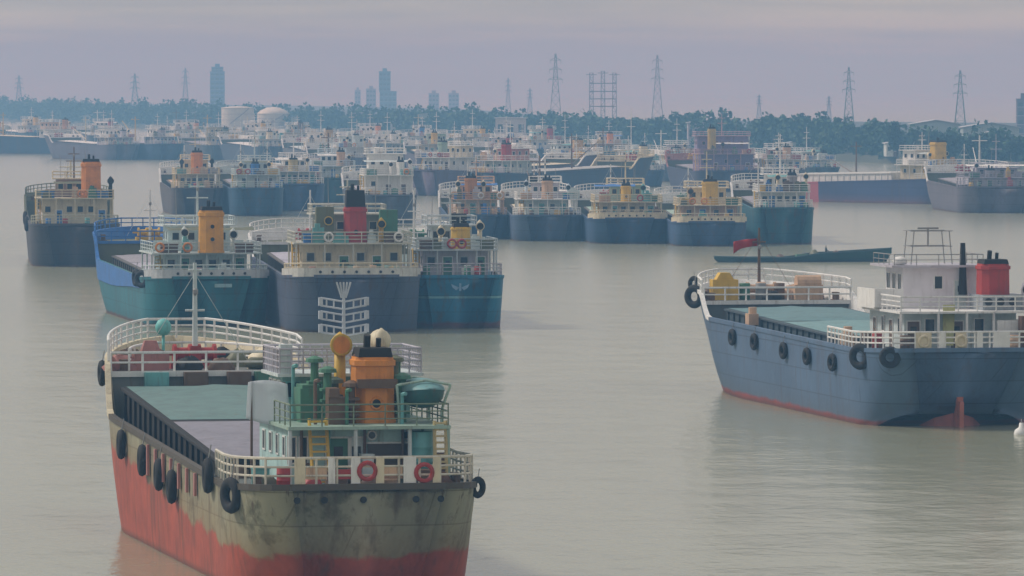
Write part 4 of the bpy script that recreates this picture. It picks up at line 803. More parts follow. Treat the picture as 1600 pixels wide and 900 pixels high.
rows = [
 # label, u, v, heading, L, B, g0, hull, kwargs, aft
 ('navy cargo ship with brown-orange funnel, leftmost of the five moored mid-river', 748, 374, 2.5, 50, 8.8, 3.3, DBLUE, dict(cover=paint((.52, .42, .34))), dict(m1=CREAM, m2=PEACH, trim=PEACH, fm=paint((.5, .22, .06)), fw=1.8, fh=3.0)),
 ('navy cargo ship with white cowls, second of the five moored mid-river', 857, 377, 2.5, 50, 10.0, 3.5, SLATE, dict(cover=CREAM, band=None), dict(m1=PALE, m2=MAUVE, fm=PEACH, fw=1.6, fh=2.6, cowl=paint((.6, .7, .78)), cx=3.0)),
 ('navy cargo ship with cream house and turquoise bits, third of the five mid-river', 984, 381, 2.5, 52, 11, 3.4, DBLUE, dict(cover=LGREEN, band=CREAM), dict(m1=CREAM, m2=LGREEN, trim=CREAM, fm=YELLOW, fw=1.4, fh=2.2, drums=8, w=.7, nw=6, cowl=TURQ)),
 ('navy cargo ship with gold funnel, fourth of the five moored mid-river', 1112, 385, 2.5, 52, 10.2, 3.2, NAVY, dict(cover=LGREEN, band=CREAM), dict(m1=PEACH, m2=CREAM, trim=CREAM, fm=YELLOW, fw=2.2, fh=3.2, fx=0.1, drums=6, cowl=BROWN, rail=CREAM)),
 ('teal-sterned cargo ship, rightmost of the five moored mid-river', 1228, 382, 2.5, 54, 8.4, 4.9, (.03, .14, .18), dict(cover=GREYCV, wt=.72), dict(m1=WHITE, m2=WHITE, trim=WHITE, fm=paint((.4, .38, .4)), fw=1.4, fh=2.2, w=.75)),
 ('mauve and blue cargo ship lying slantwise, bow right, behind the five mid-river ships', 660, 306, -37, 60, 10, 5.0, (.15, .13, .20), dict(cover=CREAM), dict(m1=WHITE, m2=CREAM, fm=LGREEN, h1=2.6, len=9)),
 ('dark blue cargo ship lying slantwise with bow tip above the second mid-river ship', 756, 311, -35, 58, 10, 4.9, (.05, .09, .15), dict(cover=paint((.5, .5, .48)), bulw=CREAM), dict(m1=PALE, m2=PINK, fm=REDP, h1=2.5)),
 ('blue cargo ship with tall white mast and cream house in the middle distance', 1012, 292, 20, 52, 10, 3.4, NAVY, dict(cover=WHITE, fr=1.4), dict(m1=CREAM, m2=WHITE, mh=9, fm=CREAM)),
 ('small ship with ochre funnel and short white mast left of the cream one', 908, 280, 24, 46, 10, 3.6, (.10, .10, .13), dict(cover=GREYCV), dict(m1=MAUVE, m2=PALE, fm=paint((.6, .36, .1)), fw=2.4, fh=3.2, mh=7)),
 ('tall purple and red passenger-like ship with stacked decks in the middle distance', 1140, 300, 8, 50, 13.5, 4.2, (.06, .07, .13), dict(cover=GREYCV, bulw=PINK), dict(m1=paint((.24, .20, .36)), m2=paint((.26, .22, .38)), trim=paint((.55, .36, .42)), fm=paint((.5, .36, .1)), h1=3.6, h2=3.6, w=.84, w2=.8, fx=-3.0, fh=5.2, cowl=BROWN)),
 ('grey-violet cargo ship at the right edge behind the red and blue one', 1568, 333, 4, 56, 15, 4.4, (.17, .16, .20), dict(cover=GREYCV), dict(m1=MAUVE, m2=MAUVE, trim=LILAC, fm=GREYCV, fh=1.2, h1=1.6, h2=1.5, cowl=MAUVE)),
 ('dark cargo ship with small orange funnel behind the teal-hulled one', 310, 336, 6, 52, 9, 4.4, (.10, .09, .09), dict(cover=PEACH), dict(m1=CREAM, m2=CREAM, trim=CREAM, fm=ORANGE, fw=2.0, fh=3.6, fx=0, cowl=SOOT_SHADE, cx=2.6, h1=2.5)),
 ('deep blue cargo ship with pale blue bow, behind the amber funnel', 404, 338, 6, 56, 9, 4.6, (.04, .11, .2), dict(cover=GREYCV, bulw=PALE), dict(m1=PALE, m2=PALE, trim=PALE, fm=BLUEP, fw=1.4, fh=1.8)),
 ('navy cargo ship with white stern trim between the amber and red funnels', 470, 330, 10, 50, 9.5, 4.6, NAVY, dict(cover=CREAM, bulw=WHITE), dict(m1=PALE, m2=WHITE, fm=paint((.5, .42, .2)), fh=2.0)),
 ('dark green cargo ship with white curved rails left of the black funnel top', 522, 318, 4, 50, 9.5, 4.6, (.02, .09, .10), dict(cover=GREYCV, bulw=WHITE), dict(m1=PALE, m2=WHITE, fm=PEACH, fh=2.6, trim=paint((.6, .7, .76)))),
 ('pale ship with large white slab-sided house right of the black funnel top', 610, 352, 6, 50, 9, 4.6, (.12, .14, .17), dict(cover=LILAC), dict(m1=WHITE, m2=WHITE, h1=3.2, h2=3.2, w=.8, w2=.62, fm=WHITE, fh=2.0, fw=1.2, fx=2.0, cowl=WHITE)),
 ('long dark blue ship far off at the left edge of the picture', 118, 241, 52, 60, 11, 5.2, (.035, .07, .14), dict(cover=CREAM), dict(m1=WHITE, m2=PEACH, fm=paint((.5, .26, .1)), h1=2.8)),
 ('blue ship cut by the left picture edge, far off', 8, 236, 40, 50, 11, 4.6, (.05, .08, .13), dict(cover=GREYCV), dict(m1=LGREEN, m2=CREAM, fm=YELLOW, h1=2.6)),
 ('mauve-grey ship with white covers far off, right of the left-edge blue ship', 198, 250, 30, 52, 11, 4.4, (.16, .15, .19), dict(cover=WHITE), dict(m1=MAUVE, m2=WHITE, fm=MAUVE, fh=1.8)),
 ('blue-hulled ship far off behind the large orange funnel', 268, 250, 30, 46, 11, 4.6, (.06, .11, .2), dict(cover=LILAC), dict(m1=LILAC, m2=WHITE, fm=GREYCV, fh=2)),
 ('grey ship with olive wheelhouse far off below the white storage tanks', 352, 250, 14, 54, 12, 4.2, (.13, .15, .17), dict(cover=GREYCV), dict(m1=CREAM, m2=paint((.42, .38, .24)), fm=OLIVE, h1=2.8, h2=2.6)),
 ('slate ship far off right of the storage tanks', 432, 254, 18, 52, 11, 4.4, (.09, .12, .17), dict(cover=WHITE), dict(m1=WHITE, m2=PALE, fm=CREAM, fh=2.0)),
 ('grey ship with ochre funnel far off under the stepped tower block', 510, 262, 10, 54, 12, 4.4, (.15, .16, .18), dict(cover=PALE), dict(m1=WHITE, m2=WHITE, fm=paint((.55, .36, .12)), fw=2.2, fh=3.4, h2=2.6)),
 ('pale ship with violet hull far off right of the ochre funnel', 560, 275, 12, 52, 11, 4.2, (.16, .16, .21), dict(cover=WHITE), dict(m1=WHITE, m2=PALE, fm=PALE, h1=2.8, h2=2.6)),
 ('blue ship far off, left of the pale cream-topped slanting one', 616, 262, 12, 50, 11, 4.2, (.07, .11, .19), dict(cover=PALE), dict(m1=PALE, m2=WHITE, fm=WHITE)),
 ('cream-topped ship far off under the white warehouse block', 686, 268, 5, 54, 12, 4.2, (.13, .12, .17), dict(cover=CREAM), dict(m1=CREAM, m2=LGREEN, fm=YELLOW, h1=2.8, h2=2.6)),
 ('grey ship with pink house far off, below the white warehouse block', 796, 270, 5, 52, 12, 4.2, (.14, .14, .18), dict(cover=WHITE), dict(m1=PINK, m2=MAUVE, fm=REDP, fh=2.2)),
 ('blue ship far off left of the stacked purple decks', 1072, 284, 12, 48, 10, 3.8, (.06, .10, .17), dict(cover=PALE), dict(m1=PALE, m2=MAUVE, fm=PALE, fh=1.4)),
 ('grey ship with pink-white house far off above the teal stern', 1230, 300, 8, 52, 9, 4.4, (.14, .12, .15), dict(cover=GREYCV), dict(m1=WHITE, m2=PINK, fm=PEACH, fh=2.4, w=.8)),
 ('pale blue ship far off, left of the white-covered red and blue one', 1292, 288, 30, 46, 9, 3.6, (.10, .14, .18), dict(cover=PALE), dict(m1=PALE, m2=PALE, fm=PALE, fh=1.4, h1=1.8, h2=1.6)),
 ('sky-blue ship far off near the left edge, behind the long dark blue one', 66, 226, 30, 50, 12, 4.4, (.08, .16, .26), dict(cover=WHITE), dict(m1=WHITE, m2=CREAM, fm=YELLOW, h1=2.8)),
 ('white-housed ship with red funnel far off on the left', 168, 231, 12, 50, 13, 4.2, (.10, .11, .15), dict(cover=PALE), dict(m1=WHITE, m2=WHITE, fm=REDP, h1=2.8)),
 ('teal ship with cream house far off, left of the cream storage tank', 300, 234, 14, 52, 13, 4.4, (.05, .15, .19), dict(cover=CREAM), dict(m1=CREAM, m2=WHITE, fm=ORANGE, h1=2.6)),
 ('navy ship with white house far off in front of the domed tank', 404, 238, 10, 52, 13, 4.4, (.05, .08, .15), dict(cover=WHITE), dict(m1=WHITE, m2=WHITE, fm=YELLOW, h1=2.8)),
 ('rusty brown ship far off right of the domed tank', 474, 241, 14, 52, 13, 4.4, (.17, .10, .07), dict(cover=PALE), dict(m1=CREAM, m2=PALE, fm=BROWN, h1=2.6)),
 ('turquoise ship with white house far off below the stepped tower', 584, 246, 8, 52, 13, 4.4, (.06, .20, .22), dict(cover=WHITE), dict(m1=WHITE, m2=WHITE, fm=ORANGE, h1=2.8)),
 ('small grey ship with blue funnel far off, below the pair of rose towers', 664, 246, 6, 46, 12, 4.0, (.16, .17, .18), dict(cover=CREAM), dict(m1=PALE, m2=WHITE, fm=BLUEP, h1=2.6)),
 ('brown-red ship with cream house far off, left of the white warehouse block', 746, 250, 10, 48, 12, 4.2, (.20, .08, .07), dict(cover=WHITE), dict(m1=CREAM, m2=CREAM, fm=YELLOW, h1=2.6)),
 ('slate ship with tall white house far off, below the tall teal pylon', 856, 256, 10, 48, 12, 4.0, (.09, .12, .17), dict(cover=PALE), dict(m1=WHITE, m2=WHITE, fm=REDP, h1=2.8, h2=2.8)),
 ('teal ship with peach house far off, below the three-column frame', 962, 262, 10, 46, 11, 4.0, (.05, .13, .16), dict(cover=WHITE), dict(m1=PEACH, m2=WHITE, fm=ORANGE, h1=2.4)),
]
SH = []
for i, (lab, u, v, hd, L_, B_, g0_, hc, kw, af) in enumerate(rows):
    SH.append(fleet(lab, u, v, hd, L_, B_, g0_, hc, seed=30 + i, aft=af, **kw))
# red-bowed ship on the right, bow to the left
hR = hullpaint('hull_red_and_blue', (.06, .085, .20), (.20, .10, .14), .4, .0, .3, (.16, .10, .14), 1.4, None, .3)
t = hR.node_tree; bs = t.nodes['Principled BSDF']; lk = bs.inputs['Base Color'].links[0].from_socket
sp_ = N(t, 'ShaderNodeSeparateXYZ'); t.links.new(N(t, 'ShaderNodeTexCoord').outputs['Object'], sp_.inputs[0])
t.links.new(mixc(t, math2(t, 'GREATER_THAN', sp_.outputs['Y'], 34.0), lk, (.42, .10, .12)), bs.inputs['Base Color'])
RB = Ship('cargo_ship', 'long ship on the right with red bow, blue stern and white hatch covers', 1496, 319, 56, 10, 38, 4.6, 3.4, .4, hR, None, GRP, bulw=PINK)
RB.hatches(3, paint((.60, .62, .58)), WHITE, .26, None, .36, 2.4, .2, .4)
generic_aft(RB, dict(m1=CREAM, m2=WHITE, fm=YELLOW, fw=2.8, fd=2.8, fh=4.2, fx=-.5, h1=2.6, h2=2.6), 77)
RB.mast(0, 50, RB.fz, 4); RB.windlass(.89)
# bow of one more ship, cut by the right picture edge
X1 = fleet('ship cut off by the right picture edge, only its bow corner showing', None, None, 10, 60, 11.5, 4.6, (.2, .2, .2), seed=90, pos=(60.9, 505), bulw=WHITE, aft=dict(m1=WHITE, m2=WHITE))
tyre(X1.o, (-X1.hb(.84, 1) - .3, 50.5, 6.6), 'tyre fender on the bow corner cut by the right picture edge', 1.3, R(35))

bx, by = at(1597, 680)
bu = empty('mooring_buoy', (bx, by, 0)); bu.scale = (.7,) * 3; tag(bu, 'small white mooring buoy by the stern of the blue-grey ship', 'buoy')
MB().lathe([(.05, -.5), (.6, -.3), (.7, .1), (.6, .45), (.25, .7), (.2, 1.1)], n=18).build('float', WHITE, bu, True); MB().torus((0, 0, 1.25), .16, .04, 'x', 12, 6).build('lifting_ring', STEEL, bu, True)
# ================================================================== green open boat with boatman
bx, by = at(1255, 409)
Z = by
bo = empty('open_boat', (bx, by, 0), R(-78)); tag(bo, 'long dark green wooden boat with raised teal bow crossing mid-river', 'boat')
hm = hullpaint('hull_dark_green', (.035, .10, .085), (.05, .13, .16), .25, 0, .3, (.04, .09, .09), .5)
b = MB(); vs_ = []; ny, nk = 26, 8; Lb = 23.0
def bl(t): 
    wv = 1.6 * min(1, (1 - abs(2 * t - 1) ** 3)) ** .8 + .03; top = .6 + .55 * smooth_step(.4, .62, t) + 1.5 * max(0, t - .62) ** 1.2 * 1.1 + .35 * max(0, .2 - t) * 2; return wv, top
for i in range(ny + 1):
    t_ = i / ny; wv, tp = bl(t_)
    for k in range(nk + 1):
        a_ = math.pi * k / nk; vs_.append((-wv * math.cos(a_) * (1 if k not in (0, nk) else 1.08), (t_ - .5) * Lb, tp - (tp + .35) * math.sin(a_) ** .7 * (1 if 0 < i < ny else .3)))
b._add(vs_, [(i * (nk + 1) + k, i * (nk + 1) + k + 1, (i + 1) * (nk + 1) + k + 1, (i + 1) * (nk + 1) + k) for i in range(ny) for k in range(nk)]).build('hull', hm, bo, True)
b = MB()
for sx in (-1, 1): b.path([(sx * (bl(i / ny)[0] * 1.08), (i / ny - .5) * Lb, bl(i / ny)[1]) for i in range(ny + 1)], .08, 5)
b.build('gunwale', paint((.05, .11, .12)), bo)
for k in range(5): MB().box(-1.2, 1.2, -6.9 + k * 2.4, -6.3 + k * 2.4, .3, .38).build('thwart', BROWN, bo)
MB().box(-.9, .9, 5.4, 7.4, .9, .98).build('fore_deck', GREENP, bo)
MB().box(-.5, .5, -1, .6, .2, .95, tx=.1, ty=.1).build('engine_box', GREENP, bo)
BO = type('Holder', (), {'o': bo})
for i, (y, r_, h_, mt) in enumerate(((1.5, 1.0, 1.1, OLIVE), (4.2, .9, 1.0, BROWN), (7.3, .9, .9, GREENP), (-3.0, .8, .6, BROWN))): heap(BO, 0, y, .35, r_, h_, mt, 80 + i, 'cargo_heap')
def person(loc, rz, label, shirt, trousers, skin=(.16, .09, .06)):
    V = [(0, 0, .92), (0, 0, 1.12), (0, 0, 1.38), (0, 0, 1.48), (0, .02, 1.56), (0, .02, 1.68), (-.19, 0, 1.36), (-.30, .06, 1.10), (-.24, .26, .98), (-.22, .34, .95), (.19, 0, 1.36), (.30, .06, 1.10), (.24, .26, .98), (.22, .34, .95),
         (-.10, 0, .86), (-.13, .06, .47), (-.13, 0, .08), (-.13, .16, .03), (.10, 0, .86), (.13, .02, .47), (.14, -.04, .08), (.14, .12, .03)]
    Ed = [(0, 1), (1, 2), (2, 3), (3, 4), (4, 5), (2, 6), (6, 7), (7, 8), (8, 9), (2, 10), (10, 11), (11, 12), (12, 13), (0, 14), (14, 15), (15, 16), (16, 17), (0, 18), (18, 19), (19, 20), (20, 21)]
    rad = [.15, .15, .17, .06, .085, .07, .075, .05, .038, .035, .075, .05, .038, .035, .10, .07, .05, .04, .10, .07, .05, .04]
    me = bpy.data.meshes.new('person'); me.from_pydata(V, Ed, []); o = link('person', me, None, loc, rz)
    sk = o.modifiers.new('skin', 'SKIN'); o.modifiers.new('sub', 'SUBSURF').levels = 1
    for i, r_ in enumerate(rad): me.skin_vertices[0].data[i].radius = (r_, r_ * .75); me.skin_vertices[0].data[i].use_root = (i == 0)
    m, t, bsd, L = nodes('person_clothes'); g = N(t, 'ShaderNodeSeparateXYZ'); L.new(N(t, 'ShaderNodeTexCoord').outputs['Object'], g.inputs[0])
    c = mixc(t, math2(t, 'GREATER_THAN', g.outputs['Z'], .93), trousers, shirt); c = mixc(t, math2(t, 'GREATER_THAN', g.outputs['Z'], 1.47), c, skin); c = mixc(t, math2(t, 'GREATER_THAN', g.outputs['Z'], 1.66), c, (.01, .01, .01))
    L.new(c, bsd.inputs['Base Color']); me.materials.append(m)
    tag(o, label, 'person'); return o
M_ = Matrix.Translation(bo.location) @ Matrix.Rotation(bo.rotation_euler.z, 4, 'Z')
person(M_ @ Vector((0, 2.95, .38)), R(-78), 'boatman in a dark shirt standing in the green open boat', (.05, .08, .07), (.05, .06, .07))

# ================================================================== the far bank: wood, trees, buildings, pylons
def leafmat(name, c0, c1):
    m, t, b, L = nodes(name); gi = N(t, 'ShaderNodeNewGeometry')
    L.new(mixc(t, gi.outputs['Random Per Island'], c0, c1), b.inputs['Base Color']); b.inputs['Roughness'].default_value = .7
    b.inputs['Specular IOR Level'].default_value = .2
    return m
LEAF = leafmat('bank_foliage', (.022, .06, .032), (.06, .13, .06))
nrng = np.random.default_rng(3)
def leaves(cx, cy, cz, rx, rz_, n, size):
    """n leaf clumps (quads) spread through a lobed crown"""
    k = 7; lob = nrng.normal(size=(k, 3)); lob /= np.linalg.norm(lob, axis=1)[:, None]; lob *= nrng.uniform(.25, .75, (k, 1)); lob[:, 2] *= .9
    lr = nrng.uniform(.32, .6, k); pick = nrng.integers(0, k, n)
    d = nrng.normal(size=(n, 3)); d /= np.linalg.norm(d, axis=1)[:, None]
    p = lob[pick] + d * (lr[pick] * nrng.uniform(.6, 1.05, n))[:, None]
    p = p * np.array([rx, rx, rz_]) + np.array([cx, cy, cz])
    a = nrng.normal(size=(n, 3)); a /= np.linalg.norm(a, axis=1)[:, None]; bb = np.cross(a, nrng.normal(size=(n, 3))); bb /= np.linalg.norm(bb, axis=1)[:, None]
    s_ = nrng.uniform(.5, 1.2, n)[:, None] * size
    return np.stack([p - a * s_ - bb * s_ * .6, p + a * s_ - bb * s_ * .6, p + a * s_ * .8 + bb * s_ * .7, p - a * s_ * .8 + bb * s_ * .7], 1)
def quadmesh(name, Q, mat):
    Q = np.concatenate(Q).astype(np.float32); n_ = len(Q); me = bpy.data.meshes.new(name)
    me.vertices.add(n_ * 4); me.vertices.foreach_set('co', Q.reshape(-1)); me.loops.add(n_ * 4); me.loops.foreach_set('vertex_index', np.arange(n_ * 4, dtype=np.int32))
    me.polygons.add(n_); me.polygons.foreach_set('loop_start', np.arange(0, n_ * 4, 4, dtype=np.int32)); me.update(calc_edges=True); me.materials.append(mat); return me
Q = []
for row, (dz, dens) in enumerate(((14, 1.0), (30, .9), (60, .8), (120, .7))):
    u = -420.0
    while u < 2050:
        Z = bank_z(max(-300, u)) + dz + nrng.uniform(-8, 8); hgt = (np.interp(u, [-300, 0, 350, 700, 1000, 1400, 2000], [12.5, 12, 10.5, 10, 9.6, 9.4, 9.4]) + row * .7) * nrng.uniform(.72, 1.12)
        if not (1395 < u < 1640 and row > 0): 
            rx = nrng.uniform(4.0, 6.5); Q.append(leaves(wx(u, Z), Z, 2.3 + hgt * .52, rx, hgt * .52, int(230 * dens), .75))
        u += nrng.uniform(4.0, 8.0) * FPX / Z * .72
u = -420.0
while u < 2050:                       # undergrowth along the edge of the bank
    Z = bank_z(max(-300, u)) + nrng.uniform(1, 9); Q.append(leaves(wx(u, Z), Z, 3.2, nrng.uniform(2.5, 4.5), nrng.uniform(1.6, 3.2), 90, .6)); u += nrng.uniform(2.5, 4.5) * FPX / Z
wd = link('woodland', quadmesh('woodland', Q, LEAF)); tag(wd, 'band of dense green trees along the whole far bank', 'woodland', kind='stuff')
BARK = plain('bark', (.06, .045, .035), .9)
DLEAF = leafmat('dark_foliage', (.012, .035, .025), (.03, .07, .04))
for i, (u, v0, wd_, lab) in enumerate(((1478, 212, 52, 'rounded dark tree right behind the gold funnel on the far bank'), (1524, 210, 44, 'broad dark tree under the rightmost lattice pylon'), (1588, 218, 34, 'dark tree on the far bank nearest the right picture edge'),
        (1402, 186, 26, 'lone upright tree at the end of the wooded bank'), (1556, 236, 30, 'low dark tree in the gap between two bigger ones on the bank'), (1440, 232, 34, 'low bushy tree at the left foot of the rounded dark one'))):
    Z = 1640.0 if i != 3 else 1780.0; x = wx(u, Z); top = hz(v0, Z); tr = empty('bank_tree', (x, Z, 2.0)); r_ = wd_ / 2 * Z / FPX * 1.25
    b = MB().tube((0, 0, -.3), (.1, 0, top * .45), .32, .2, 8)
    for k in range(5):
        a_ = k * 1.3; b.tube((.1, 0, top * (.25 + .05 * k)), (r_ * .6 * math.cos(a_), r_ * .6 * math.sin(a_), top * (.5 + .07 * k)), .14, .05, 6)
    b.build('trunk', BARK, tr)
    link('crown', quadmesh('crown', [leaves(0, 0, (top - 2) * .56, r_, (top - 2) * .5, 900, .42)], DLEAF), tr)
    tag(tr, lab, 'tree', 'single trees on the far bank')
CONC = plain('pale_concrete', (.42, .41, .42), .8, scale=.1); BLUEG = plain('blue_cladding', (.10, .17, .30), .5, scale=.1); TEALG = plain('teal_cladding', (.12, .22, .26), .5, scale=.1); ROSE = plain('rose_render', (.38, .29, .31), .8, scale=.1)
TANKW = plain('tank_white', (.66, .64, .56), .6, scale=.1); SHED = plain('shed_sheet', (.40, .50, .50), .6, scale=.1); ROOFM = plain('roof_sheet', (.5, .53, .56), .6, scale=.1); WINB = plain('window_band', (.05, .07, .09), .3)
def tower(u, Z, w_px, v_top, m, label, d=None, steps=None, core=None):
    o = empty('tower_block', (wx(u, Z), Z, 2.0)); W = w_px * Z / FPX; h_ = hz(v_top, Z) - 2; d = d or W
    segs = steps or [(0, 1, 1.0, 0)]
    for a, c_, ws, off in segs:
        z0, z1 = h_ * a, h_ * c_; hw = W * ws / 2; x0 = off * W
        wl = MB().box(x0 - hw, x0 + hw, -d / 2, d / 2, z0, z1).build('wall', m, o)
        nf = max(2, int((z1 - z0) / 3.3))
        for k in range(nf):
            zf = z0 + (z1 - z0) * (k + .35) / nf; hh = (z1 - z0) / nf * .42; nw_ = max(2, int(hw * 2 / 2.6))
            for q in range(nw_):
                xx = x0 - hw + 2 * hw * (q + .5) / nw_; link('window', cached(('tw', round(hw / nw_, 2), round(hh, 2)), lambda: MB().box(-hw / nw_ * .66, hw / nw_ * .66, -.05, .1, 0, hh).mesh('window', WINB)), wl, (xx, -d / 2, zf))
            MB().box(x0 - hw - .25, x0 + hw + .25, -d / 2 - .35, -d / 2 + .02, zf - .45, zf - .2).build('floor_ledge', CONC, wl)
        MB().box(x0 - hw * 1.04, x0 + hw * 1.04, -d / 2 - .3, d / 2 + .3, z1, z1 + .8).build('parapet', m, o)
        if c_ == 1: MB().box(x0 - hw * .4, x0 + hw * .4, -d * .2, d * .2, z1 + .8, z1 + 3).build('lift_housing', m, o)
    tag(o, label, 'building', 'towers on the skyline')
tower(340, 4700, 22, 106, BLUEG, 'tall blue tower block standing alone above the storage tanks', steps=[(0, .9, 1, 0), (.9, 1, .8, 0)])
tower(604, 4700, 26, 113, TEALG, 'stepped teal tower block, tallest on the left half of the skyline', steps=[(0, .52, 1.0, .1), (.52, 1, .68, -.1)])
tower(580, 5200, 15, 140, ROSE, 'slim rose tower block just left of the stepped teal tower')
tower(559, 5600, 9, 142, ROSE, 'thin pale rose tower, second left of the stepped teal tower')
tower(678, 5200, 16, 147, ROSE, 'rose tower block, left one of the pair right of the stepped tower')
tower(709, 5200, 16, 147, ROSE, 'rose tower block, right one of the pair right of the stepped tower')
tower(1599, 2600, 22, 157, plain('slate_cladding', (.16, .14, .17), .6), 'dark tower block cut by the right picture edge')
def tank(u0, u1, v0, Z, label, dome):
    r_ = (u1 - u0) / 2 * Z / FPX; h_ = hz(v0, Z) - 2; o = empty('storage_tank', (wx((u0 + u1) / 2, Z), Z, 2.0)); dz = r_ * dome
    sh = MB().lathe([(r_, 0), (r_, h_ - dz)], n=32).build('shell', TANKW, o, False)
    MB().lathe([(r_ * 1.02, 0), (r_ * 1.02, .25), (r_ * .8, dz * .5), (r_ * .4, dz * .9), (.1, dz)], (0, 0, h_ - dz), n=32).build('roof', TANKW, o, True)
    for k in range(1, 4): MB().torus((0, 0, (h_ - dz) * k / 4), r_ + .02, .1, 'z', 32, 5).build('stiffening_ring', CONC, o)
    b = MB(); n_ = 18
    b.path([(r_ * 1.03 * math.cos(-2.6 + 1.8 * k / n_), r_ * 1.03 * math.sin(-2.6 + 1.8 * k / n_), (h_ - dz) * k / n_) for k in range(n_ + 1)], .18, 5); b.build('stairway', STEEL, o)
    tag(o, label, 'tank', 'storage tanks on the bank')
tank(346, 397, 166, 2850, 'cream-white cylindrical storage tank, left one of the pair', .12)
tank(402, 452, 167, 2900, 'pale domed storage tank, right one of the pair', .45)
def shed(u0, u1, v0, Z, m, label, d=14, pitch=.16, nwin=4, cat='building'):
    W = (u1 - u0) * Z / FPX; h_ = max(3.0, hz(v0, Z) - 2); o = empty('warehouse' if W > 14 else 'bank_house', (wx((u0 + u1) / 2, Z), Z, 2.0)); ew = h_ - W * pitch * .5
    ew = max(ew, h_ * .65)
    wl = MB()._add([(-W / 2, 0, 0), (W / 2, 0, 0), (W / 2, 0, ew), (0, 0, h_), (-W / 2, 0, ew), (-W / 2, d, 0), (W / 2, d, 0), (W / 2, d, ew), (0, d, h_), (-W / 2, d, ew)],
                   [(0, 1, 2, 3, 4), (9, 8, 7, 6, 5), (1, 6, 7, 2), (5, 0, 4, 9)]).build('wall', m, o)
    b = MB()
    for sx in (-1, 1):
        b._add([(0, -.6, h_ + .02), (0, d + .6, h_ + .02), (sx * (W / 2 + .5), d + .6, ew - .1), (sx * (W / 2 + .5), -.6, ew - .1), (0, -.6, h_ + .2), (0, d + .6, h_ + .2), (sx * (W / 2 + .5), d + .6, ew + .08), (sx * (W / 2 + .5), -.6, ew + .08)],
               [(0, 1, 2, 3), (7, 6, 5, 4), (3, 7, 4, 0), (2, 6, 7, 3)])
    b.build('roof', ROOFM, o)
    for k in range(nwin):
        x = -W / 2 + W * (k + .5) / nwin; MB().box(x - W / nwin * .25, x + W / nwin * .25, -.08, .05, ew * .45, ew * .75).build('window', WINB, wl)
    MB().box(-W * .1, W * .1, -.1, .06, 0, min(2.4, ew * .4)).build('door', BROWN, wl)
    tag(o, label, cat, 'buildings on the far bank')
shed(774, 822, 184, 2250, plain('white_render', (.58, .55, .57), .8, scale=.1), 'white block-shaped warehouse in front of the wooded bank', pitch=.02, nwin=3)
for u0, u1, v0, dZ, m, lab in ((300, 344, 172, 40, SHED, 'pale green-grey shed left of the storage tanks'), (455, 520, 178, 40, SHED, 'long pale shed right of the domed tank'), (548, 575, 176, 60, ROSE, 'small rose-white house under the slim towers'),
        (610, 652, 180, 30, ROOFM, 'pale house among trees right of the stepped tower'), (655, 700, 176, 50, SHED, 'grey-blue shed under the pair of rose towers'), (130, 165, 178, 10, SHED, 'small pale house on the far left bank'),
        (828, 852, 200, 10, ROOFM, 'little white house right of the white warehouse block'), (1075, 1100, 190, 10, MAUVE, 'mauve-grey house among the trees above the purple decks'), (1425, 1500, 188, 120, SHED, 'large pale green industrial shed behind the rounded dark tree'),
        (1505, 1592, 192, 140, SHED, 'wide pale green mill building at the right under the pylon'), (1545, 1575, 205, 40, ROOFM, 'small pale silo house between the dark trees at right'), (1385, 1412, 222, -2, PALE, 'low white boathouse on the bank left of the dark trees'),
        (1226, 1250, 232, -4, PALE, 'low white house at the water edge on the right bank')):
    shed(u0, u1, v0, bank_z((u0 + u1) / 2) + dZ, m, lab, nwin=3)
PYT = plain('pylon_teal', (.15, .24, .24), .6); PYG = plain('pylon_grey', (.24, .23, .25), .6)
def pylon(u, v0, wpx, Z, m, label, arms=3):
    o = empty('lattice_pylon', (wx(u, Z), Z, 2.0)); h_ = hz(v0, Z) - 2; w0 = wpx * Z / FPX / 2; t_ = max(.14, Z / FPX * .62); b = MB()
    def hw(f): return w0 * (1 - f) ** 1.2 * .85 + w0 * .17 * (1 - f * .5)
    fs = [0, .16, .3, .42, .53, .62, .7, .78, .86, .93, 1]
    for i in range(len(fs) - 1):
        a, c_ = hw(fs[i]), hw(fs[i + 1]); za, zc = h_ * fs[i], h_ * fs[i + 1]
        for sx in (-1, 1):
            for sy in (-1, 1): b.tube((sx * a, sy * a, za), (sx * c_, sy * c_, zc), t_, n=4, cap=False)
            b.tube((-sx * a, -a, za), (sx * c_, -c_, zc), t_ * .6, n=4, cap=False); b.tube((sx * a, -sx * a, za), (sx * c_, sx * c_, zc), t_ * .6, n=4, cap=False)
        b.tube((-c_, -c_, zc), (c_, -c_, zc), t_ * .6, n=4, cap=False)
    b.build('lattice_body', m, o)
    for k in range(arms):
        zc = h_ * (.68 + .12 * k); wa = w0 * (1.0 - .12 * k); q = MB()
        for sx in (-1, 1): q.tube((0, 0, zc + h_ * .035), (sx * wa, 0, zc), t_ * .7, n=4); q.tube((0, 0, zc), (sx * wa, 0, zc), t_ * .7, n=4); q.tube((sx * wa, 0, zc), (sx * wa, 0, zc - h_ * .045), t_ * .5, n=4)
        q.build('cross_arm', m, o)
    tag(o, label, 'pylon', 'lattice pylons on the far bank')
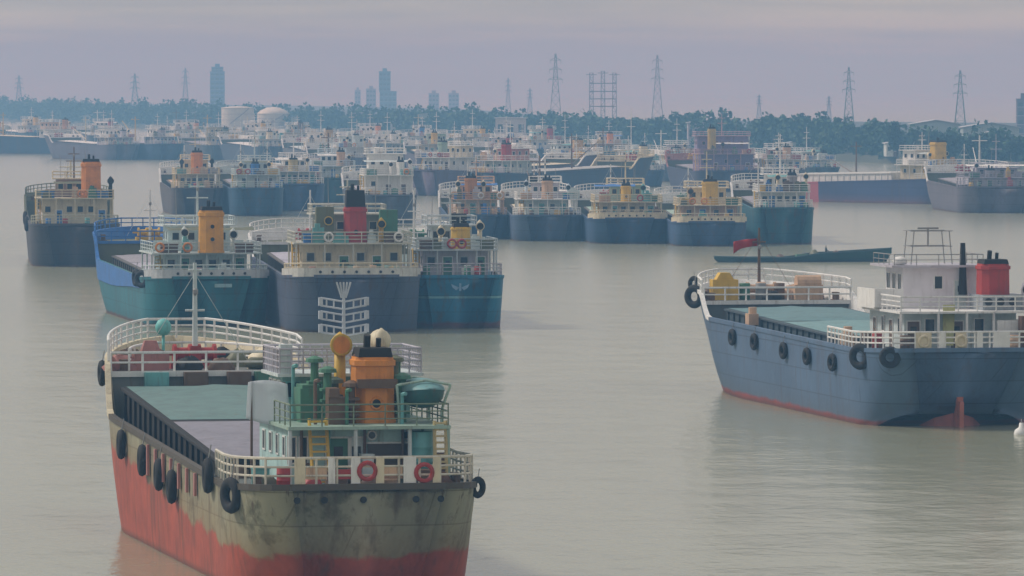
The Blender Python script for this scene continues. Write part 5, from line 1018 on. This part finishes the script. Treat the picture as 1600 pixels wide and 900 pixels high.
for u, v0, wp, Z, m, lab in ((868, 84, 22, 2700, PYT, 'tall teal lattice pylon near the middle of the skyline'), (1027, 86, 20, 3000, PYG, 'tall grey lattice pylon right of the three-column frame'), (1326, 105, 20, 2500, PYT, 'lattice pylon above the wooded bank on the right'),
        (1500, 110, 22, 2300, PYT, 'rightmost lattice pylon above the pale mill building'), (211, 115, 16, 3900, PYT, 'lattice pylon on the left, left of the blue tower block'), (290, 106, 13, 4300, PYG, 'thin grey pylon just left of the blue tower block'),
        (30, 118, 14, 4600, PYG, 'faint pylon nearest the left picture edge'), (794, 122, 10, 4000, PYG, 'thin dark pylon above the white warehouse block'), (828, 138, 10, 4000, PYG, 'short thin pylon just left of the tall teal one'),
        (1186, 148, 9, 3550, PYG, 'short faint pylon above the purple-decked ship'), (1295, 150, 9, 3450, PYG, 'short faint pylon left of the right-hand teal pylon')):
    pylon(u, v0, wp, Z, m, lab)
# three-column lattice frame (substation gantry)
Z = 2900; o = empty('gantry_frame', (wx(942, Z), Z, 2.0)); tag(o, 'grey three-column lattice frame on the skyline between two tall pylons', 'gantry'); h_ = hz(114, Z) - 2; sp2 = 18 * Z / FPX
for k in (-1, 0, 1):
    b = MB(); wq = .95; hk = h_ * (1.03 if k == 0 else 1)
    for sx in (-1, 1):
        for sy in (-1, 1): b.tube((sx * wq, sy * wq, 0), (sx * wq * .8, sy * wq * .8, hk), .22, n=4)
    for j in range(12):
        z0, z1 = hk * j / 12, hk * (j + 1) / 12; s_ = 1 if j % 2 else -1
        b.tube((-s_ * wq * .9, -wq * .9, z0), (s_ * wq * .9, -wq * .9, z1), .14, n=4); b.tube((-wq, -wq, z1), (wq, -wq, z1), .14, n=4)
    b.tube((-2.4, 0, hk * .97), (2.4, 0, hk * .97), .2, n=4)
    c_ = b.build('column', PYG, o); c_.location = (k * sp2, 0, 0)
for f in (.42, .55, .68, .82):
    MB().box(-sp2 - 1, sp2 + 1, -.5, .5, h_ * f - .22, h_ * f + .22).build('beam', PYG, o)

# ================================================================== haze
m = bpy.data.materials.new('haze_air'); m.use_nodes = True; t = m.node_tree; t.nodes.clear()
o_ = N(t, 'ShaderNodeOutputMaterial'); pv = N(t, 'ShaderNodeVolumePrincipled'); pv.inputs['Color'].default_value = (.22, .48, .84, 1); pv.inputs['Absorption Color'].default_value = (.70, .30, .18, 1); pv.inputs['Density'].default_value = .00038; pv.inputs['Anisotropy'].default_value = 0.1
t.links.new(pv.outputs[0], o_.inputs['Volume'])
hzb = MB().box(-3800, 3800, -400, 15200, -2.2, 75).build('haze', m); tag(hzb, 'pale haze lying over the river and far bank', 'haze', kind='stuff')
